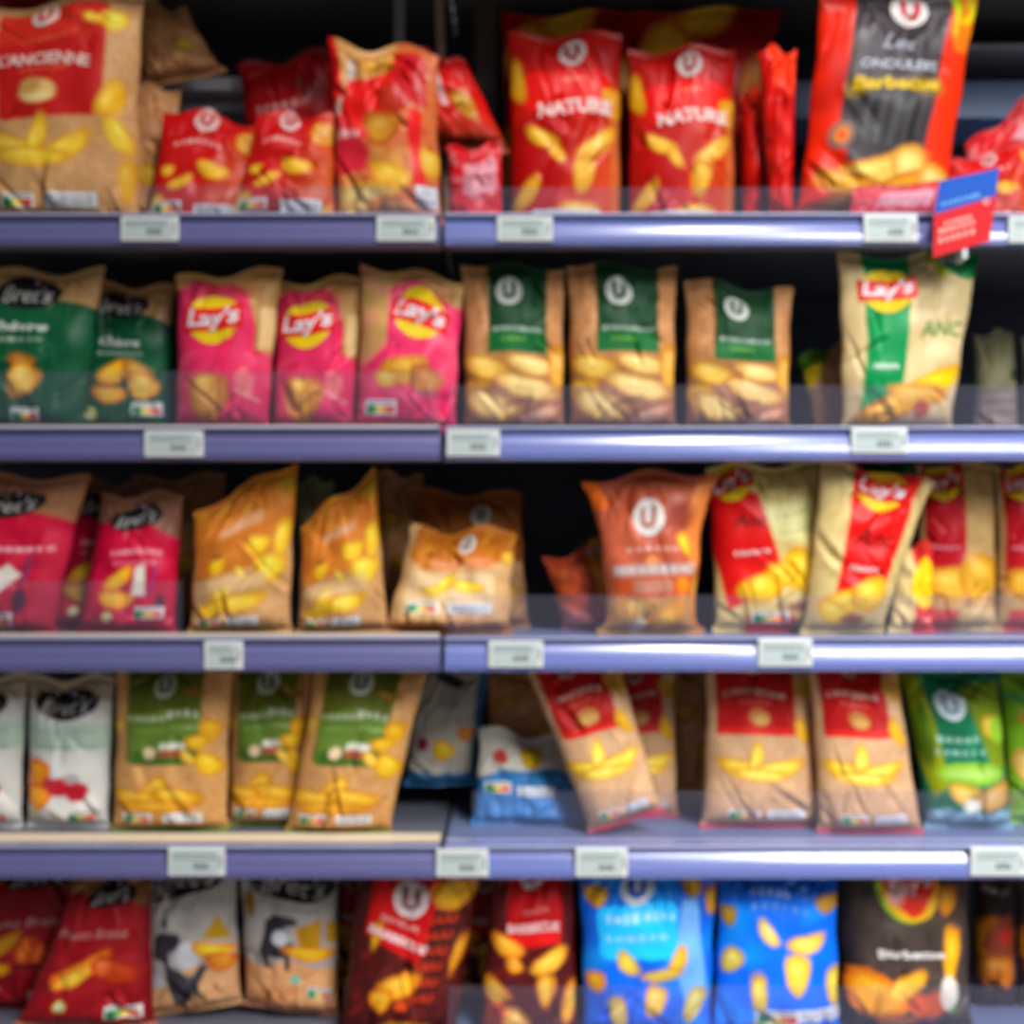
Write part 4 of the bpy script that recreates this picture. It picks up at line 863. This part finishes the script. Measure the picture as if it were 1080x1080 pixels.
# --- top row
bag('kraft_plain', 1, .16, (128, 90), (190, 94), (100, 188), 'plain dark kraft bag standing behind the big kraft and red bag', T=.05, seed=11, on=None)
bag('kraft_plain', 1, .17, (136, 0), (196, 8), (150, 240), 'brown kraft bag lying high behind the big kraft bag, pointing right', T=.05, seed=12, lift=(160, 178), cr=1.2, pinch=.1)
bag('maroon', 1, .17, (-40, -8), (96, -6), (-40, 96), 'dark red bag showing its top above the big kraft bag', T=.06, seed=201)
bag('ancienne', 1, .075, (-28, 8), (152, -6), (-26, 150), 'large kraft bag with a red panel at the top left corner', T=.085, seed=3, cr=1.1)
bag('maroon', 1, .22, (252, 68), (352, 50), (262, 356), 'dark red bag lying in the shade behind the small red bags', T=.07, seed=14, lift=(40, 30), cr=1.3)
bag('red_small', 1, .085, (172, 117), (282, 132), (152, 262), 'small red bag beside the big kraft bag', G['r1'], T=.05, seed=5, lean=.02, cr=1.3)
bag('red_small', 1, .055, (272, 122), (352, 118), (240, 356), 'small red bag left of the crumpled red and cream bag', G['r1'], T=.05, seed=6, lean=.02, cr=1.2)
bag('red_lying', 1, .16, (438, 50), (490, 62), (438, 538), 'red bag lying behind the crumpled bag, pointing right', T=.06, seed=7, lift=(96, 92), cr=1.2, pinch=.02)
bag('red_white', 1, .115, (472, 152), (530, 152), (472, 531), 'small red and white bag low beside the bay joint', T=.05, seed=8, cr=1.3)
bag('collage', 1, .06, (346, 38), (462, 60), (354, 468), 'crumpled tall red and cream bag left of the bay joint', T=.07, seed=9, lean=.025, cr=1.8)
bag('red_top', 1, .25, (528, 12), (672, 14), (528, 664), 'dark red bag leaning behind the left tall red bag', T=.06, seed=15, lift=(60, 60), cr=1.2)
bag('nature', 1, .165, (536, 34), (656, 36), (535, 657), 'tall red bag reading NATURE, the left one of the pair', G['nat'], T=.08, seed=21, cr=.9)
bag('red_top', 1, .245, (668, 10), (824, 12), (664, 790), 'red bag with yellow crisps leaning behind the right tall red bag', T=.07, seed=16, lift=(66, 66), cr=1.1)
bag('nature', 1, .16, (662, 52), (776, 52), (660, 777), 'tall red bag reading NATURE, the right one of the pair', G['nat'], T=.08, seed=22, cr=1.0)
bag('red_side', 1, .16, (783, 96), (806, 94), (782, 806), 'narrow red bag seen edge on beside the right tall red bag', T=.05, seed=23, cr=1.2)
bag('red_side', 1, .10, (800, 54), (840, 52), (812, 836), 'narrow red bag with an orange tip seen edge on', T=.045, seed=24, cr=1.4)
bag('ridged', 1, .078, (864, -6), (1034, -8), (838, 998), 'large orange red bag with a black panel and yellow Barbecue lettering', T=.07, seed=25, cr=1.1, lift=(14, 16))
bag('red_white', 1, .036, (900, 198), (1000, 190), (890, 985), 'flat pink and white bag lying under the large orange red bag', T=.02, seed=26, cr=.4)
bag('red_white', 1, .20, (1020, 150), (1100, 90), (1000, 1110), 'red and white bag in the shade behind the promotion card', T=.07, seed=27, cr=1.4)
bag('red_small', 1, .12, (1000, 168), (1095, 150), (985, 1100), 'red and yellow bag low behind the promotion card', T=.06, seed=28, cr=1.4)
# --- second row
bag('kraft_plain', 2, .16, (-60, 290), (8, 292), (-60, 10), 'pale bag cut by the left photo edge beside the green bags', T=.05, seed=30)
bag('brets_green_b', 2, .06, (-34, 292), (112, 281), (-44, 90), 'green bag with kraft top leaning right at the left edge', G['grn'], T=.06, seed=31, cr=1.2, lean=.02)
bag('brets_green', 2, .12, (88, 298), (184, 300), (80, 185), 'green bag upright beside the left pink bag', G['grn'], T=.055, seed=32, lean=.01)
bag('lays_pink', 2, .07, (186, 290), (298, 283), (184, 284), 'pink crisps bag beside the green bag', G['pnk'], T=.065, seed=33, cr=1.1)
bag('lays_pink', 2, .09, (290, 297), (386, 293), (286, 376), 'pink crisps bag in the middle of the three', G['pnk'], T=.065, seed=34, cr=1.1)
bag('lays_pink_b', 2, .055, (380, 278), (490, 300), (374, 482), 'pink crisps bag tilted with its logo turned, beside the bay joint', G['pnk'], T=.065, seed=35, cr=1.2, lean=.02)
bag('rustic', 2, .08, (486, 280), (596, 284), (487, 597), 'kraft bag with dark green panel nearest the pink bags', G['rus'], T=.07, seed=36)
bag('rustic', 2, .075, (598, 281), (714, 280), (599, 714), 'kraft bag with dark green panel in the middle of the three', G['rus'], T=.07, seed=37)
bag('rustic', 2, .085, (722, 296), (836, 304), (720, 834), 'kraft bag with dark green panel nearest the tall green striped bag', G['rus'], T=.07, seed=38)
bag('leaf_kraft', 2, .17, (842, 378), (912, 342), (860, 930), 'small kraft bag with a green leaf behind the green striped bag', T=.05, seed=39, cr=1.3)
bag('lays_green', 2, .056, (882, 267), (1034, 267), (886, 1004), 'tall cream bag with a green stripe below the promotion card', T=.07, seed=40, cr=1.2, bend=.0)
bag('grey_pack', 2, .24, (1028, 352), (1068, 350), (1024, 1076), 'beige packet in the shade right of the green striped bag', T=.05, seed=41)
bag('grey_pack', 2, .24, (1078, 354), (1130, 350), (1078, 1134), 'beige packet cut by the right photo edge', T=.05, seed=42)
# --- third row
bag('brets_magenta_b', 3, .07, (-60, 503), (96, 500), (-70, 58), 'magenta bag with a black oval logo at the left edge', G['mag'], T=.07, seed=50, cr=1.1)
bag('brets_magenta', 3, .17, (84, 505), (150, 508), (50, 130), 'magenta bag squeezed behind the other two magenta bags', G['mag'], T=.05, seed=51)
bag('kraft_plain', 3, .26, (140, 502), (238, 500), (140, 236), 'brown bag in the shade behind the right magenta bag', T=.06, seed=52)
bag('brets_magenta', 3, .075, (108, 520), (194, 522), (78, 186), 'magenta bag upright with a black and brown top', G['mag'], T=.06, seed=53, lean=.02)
bag('mustard', 3, .075, (205, 540), (314, 488), (198, 308), 'orange and kraft bag with its corner raised, the left one', G['mus'], T=.065, seed=54, cr=1.1)
bag('grey_pack', 3, .19, (312, 508), (352, 506), (312, 356), 'greyish bag peeking between the orange and kraft bags', T=.045, seed=55)
bag('mustard', 3, .085, (318, 556), (396, 492), (312, 412), 'orange and kraft bag with a pointed peak, the middle one', G['mus'], T=.062, seed=56, cr=1.1)
bag('kraft_plain', 3, .24, (398, 498), (446, 500), (398, 450), 'dark kraft bag in the shade left of the bay joint', T=.05, seed=57)
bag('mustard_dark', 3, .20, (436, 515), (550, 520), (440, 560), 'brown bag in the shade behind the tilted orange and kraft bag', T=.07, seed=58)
bag('mustard_bag_low', 3, .07, (434, 552), (545, 562), (402, 540), 'orange and kraft bag slumped low across the bay joint', G['mus'], T=.07, seed=59, lean=.05, cr=1.5)
bag('copper_low', 3, .16, (572, 588), (668, 566), (594, 680), 'small bronze bag slumped behind the copper bag', T=.06, seed=60, cr=1.5)
bag('copper', 3, .07, (614, 508), (758, 498), (630, 742), 'copper orange bag with a flared top and round badge', T=.065, seed=61, cr=1.3, pinch=.2)
bag('green_plain', 3, .215, (902, 484), (964, 480), (906, 962), 'cream bag with a green top in the shade behind the tilted red striped bag', T=.04, seed=202)
bag('lays_red_c', 3, .20, (850, 490), (890, 490), (848, 900), 'red and cream bag in the shade between two red striped bags', G['lr'], T=.045, seed=62)
bag('lays_red_b', 3, .11, (744, 494), (862, 484), (752, 890), 'red striped cream bag beside the copper bag, leaning left', G['lr'], T=.065, seed=63, cr=1.1)
bag('lays_red', 3, .06, (866, 484), (984, 508), (844, 930), 'red striped cream bag tilted right below the second rail label', G['lr'], T=.06, seed=64, cr=1.1, lift=(0, 2))
bag('lays_sun_side', 3, .11, (948, 570), (984, 574), (936, 984), 'low cream bag with a yellow sun beside the tilted bag', T=.04, seed=65, cr=1.3)
bag('lays_red_c', 3, .135, (966, 490), (1050, 490), (968, 1052), 'red striped cream bag in shade, second from the right edge', G['lr'], T=.06, seed=66)
bag('lays_red_c', 3, .13, (1050, 492), (1136, 492), (1050, 1136), 'red striped cream bag cut by the right photo edge', G['lr'], T=.06, seed=67)
# --- fourth row
bag('brets_white', 4, .12, (-66, 716), (30, 710), (-70, 24), 'white bag with a black oval logo cut by the left edge', G['wht'], T=.06, seed=70)
bag('brets_white', 4, .12, (30, 712), (122, 714), (28, 116), 'white bag with a black oval logo and red berries', G['wht'], T=.062, seed=71)
bag('olive', 4, .10, (122, 700), (246, 700), (117, 242), 'olive and kraft bag beside the white bag', G['oli'], T=.066, seed=72, cr=.9)
bag('olive', 4, .135, (240, 700), (340, 700), (240, 326), 'olive and kraft bag in the middle, set back', G['oli'], T=.06, seed=73, cr=.9)
bag('olive', 4, .085, (334, 696), (452, 704), (300, 412), 'olive and kraft bag leaning right beside the bay joint', G['oli'], T=.066, seed=74, cr=.9)
bag('white_blue', 4, .26, (436, 705), (516, 708), (426, 504), 'white and blue bag standing back at the bay joint', T=.06, seed=75, lift=(25, 25), cr=1.2)
bag('blue_lying', 4, .14, (506, 768), (594, 776), (496, 616), 'blue and white bag lying low right of the bay joint', T=.06, seed=76, cr=1.3, lean=.07)
bag('kraft_plain', 4, .28, (512, 706), (600, 706), (515, 605), 'dark kraft bag in the shade above the blue and white bag', T=.06, seed=77, lift=(35, 35))
bag('tradition', 4, .20, (640, 704), (712, 702), (636, 716), 'red and kraft bag in the shade behind the leaning one', G['tra'], T=.05, seed=78)
bag('tradition', 4, .075, (556, 708), (652, 690), (622, 700), 'red and kraft bag leaning left with its lower corner pointed', G['tra'], T=.062, seed=79, lift=(0, 26), lean=.02)
bag('kraft_plain', 4, .26, (706, 704), (765, 704), (704, 765), 'dark kraft bag in the shade left of the two upright red and kraft bags', T=.06, seed=80)
bag('tradition', 4, .125, (744, 698), (858, 698), (738, 870), 'red and kraft bag upright, left of the pair', G['tra'], T=.066, seed=81, cr=.9)
bag('tradition', 4, .085, (852, 698), (946, 698), (862, 974), 'red and kraft bag upright, beside the green bag', G['tra'], T=.064, seed=82, cr=.9)
bag('salad_green', 4, .12, (948, 704), (1052, 704), (976, 1068), 'green bag with a pale round badge at the right', T=.066, seed=83, cr=1.1)
bag('lime', 4, .15, (1052, 704), (1140, 704), (1060, 1140), 'lime green bag cut by the right photo edge', T=.06, seed=84, cr=1.2)
# --- lowest row
bag('brets_red_b', 5, .19, (-40, 915), (98, 912), (-70, 66), 'dark red bag cut by the left photo edge', G['dr'], T=.07, seed=90)
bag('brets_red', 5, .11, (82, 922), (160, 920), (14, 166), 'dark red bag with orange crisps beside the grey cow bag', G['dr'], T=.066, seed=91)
bag('brets_cow', 5, .15, (144, 906), (250, 906), (156, 256), 'grey bag with a black cow, the left one', G['cow'], T=.062, seed=92, cr=1.2, lift=(0, 14))
bag('brets_cow_b', 5, .15, (252, 912), (358, 912), (258, 358), 'grey bag with a black cow and orange lower half, the right one', G['cow'], T=.064, seed=93, cr=1.2, lift=(12, 0))
bag('crunch_red_b', 5, .25, (352, 915), (392, 915), (352, 388), 'dark bag squeezed between the grey cow bag and a dark red bag', T=.04, seed=94)
bag('crunch_red', 5, .08, (378, 908), (512, 908), (356, 482), 'dark red barbecue bag with tilted white lettering', G['cru'], T=.066, seed=95, cr=1.2)
bag('crunch_red_b', 5, .22, (488, 915), (540, 915), (470, 528), 'dark barbecue bag in the shade between the two dark red bags', T=.045, seed=96)
bag('crunch_red_b', 5, .075, (520, 906), (606, 906), (502, 610), 'dark red barbecue bag beside the blue bag', G['cru'], T=.062, seed=97, cr=1.1)
bag('blue_a', 5, .075, (608, 908), (758, 908), (612, 752), 'bright blue bag with a pale round badge', G['blu'], T=.07, seed=98, cr=1.2)
bag('blue_b', 5, .08, (756, 912), (884, 912), (748, 888), 'bright blue bag beside the black barbecue bag', G['blu'], T=.07, seed=99, cr=1.1)
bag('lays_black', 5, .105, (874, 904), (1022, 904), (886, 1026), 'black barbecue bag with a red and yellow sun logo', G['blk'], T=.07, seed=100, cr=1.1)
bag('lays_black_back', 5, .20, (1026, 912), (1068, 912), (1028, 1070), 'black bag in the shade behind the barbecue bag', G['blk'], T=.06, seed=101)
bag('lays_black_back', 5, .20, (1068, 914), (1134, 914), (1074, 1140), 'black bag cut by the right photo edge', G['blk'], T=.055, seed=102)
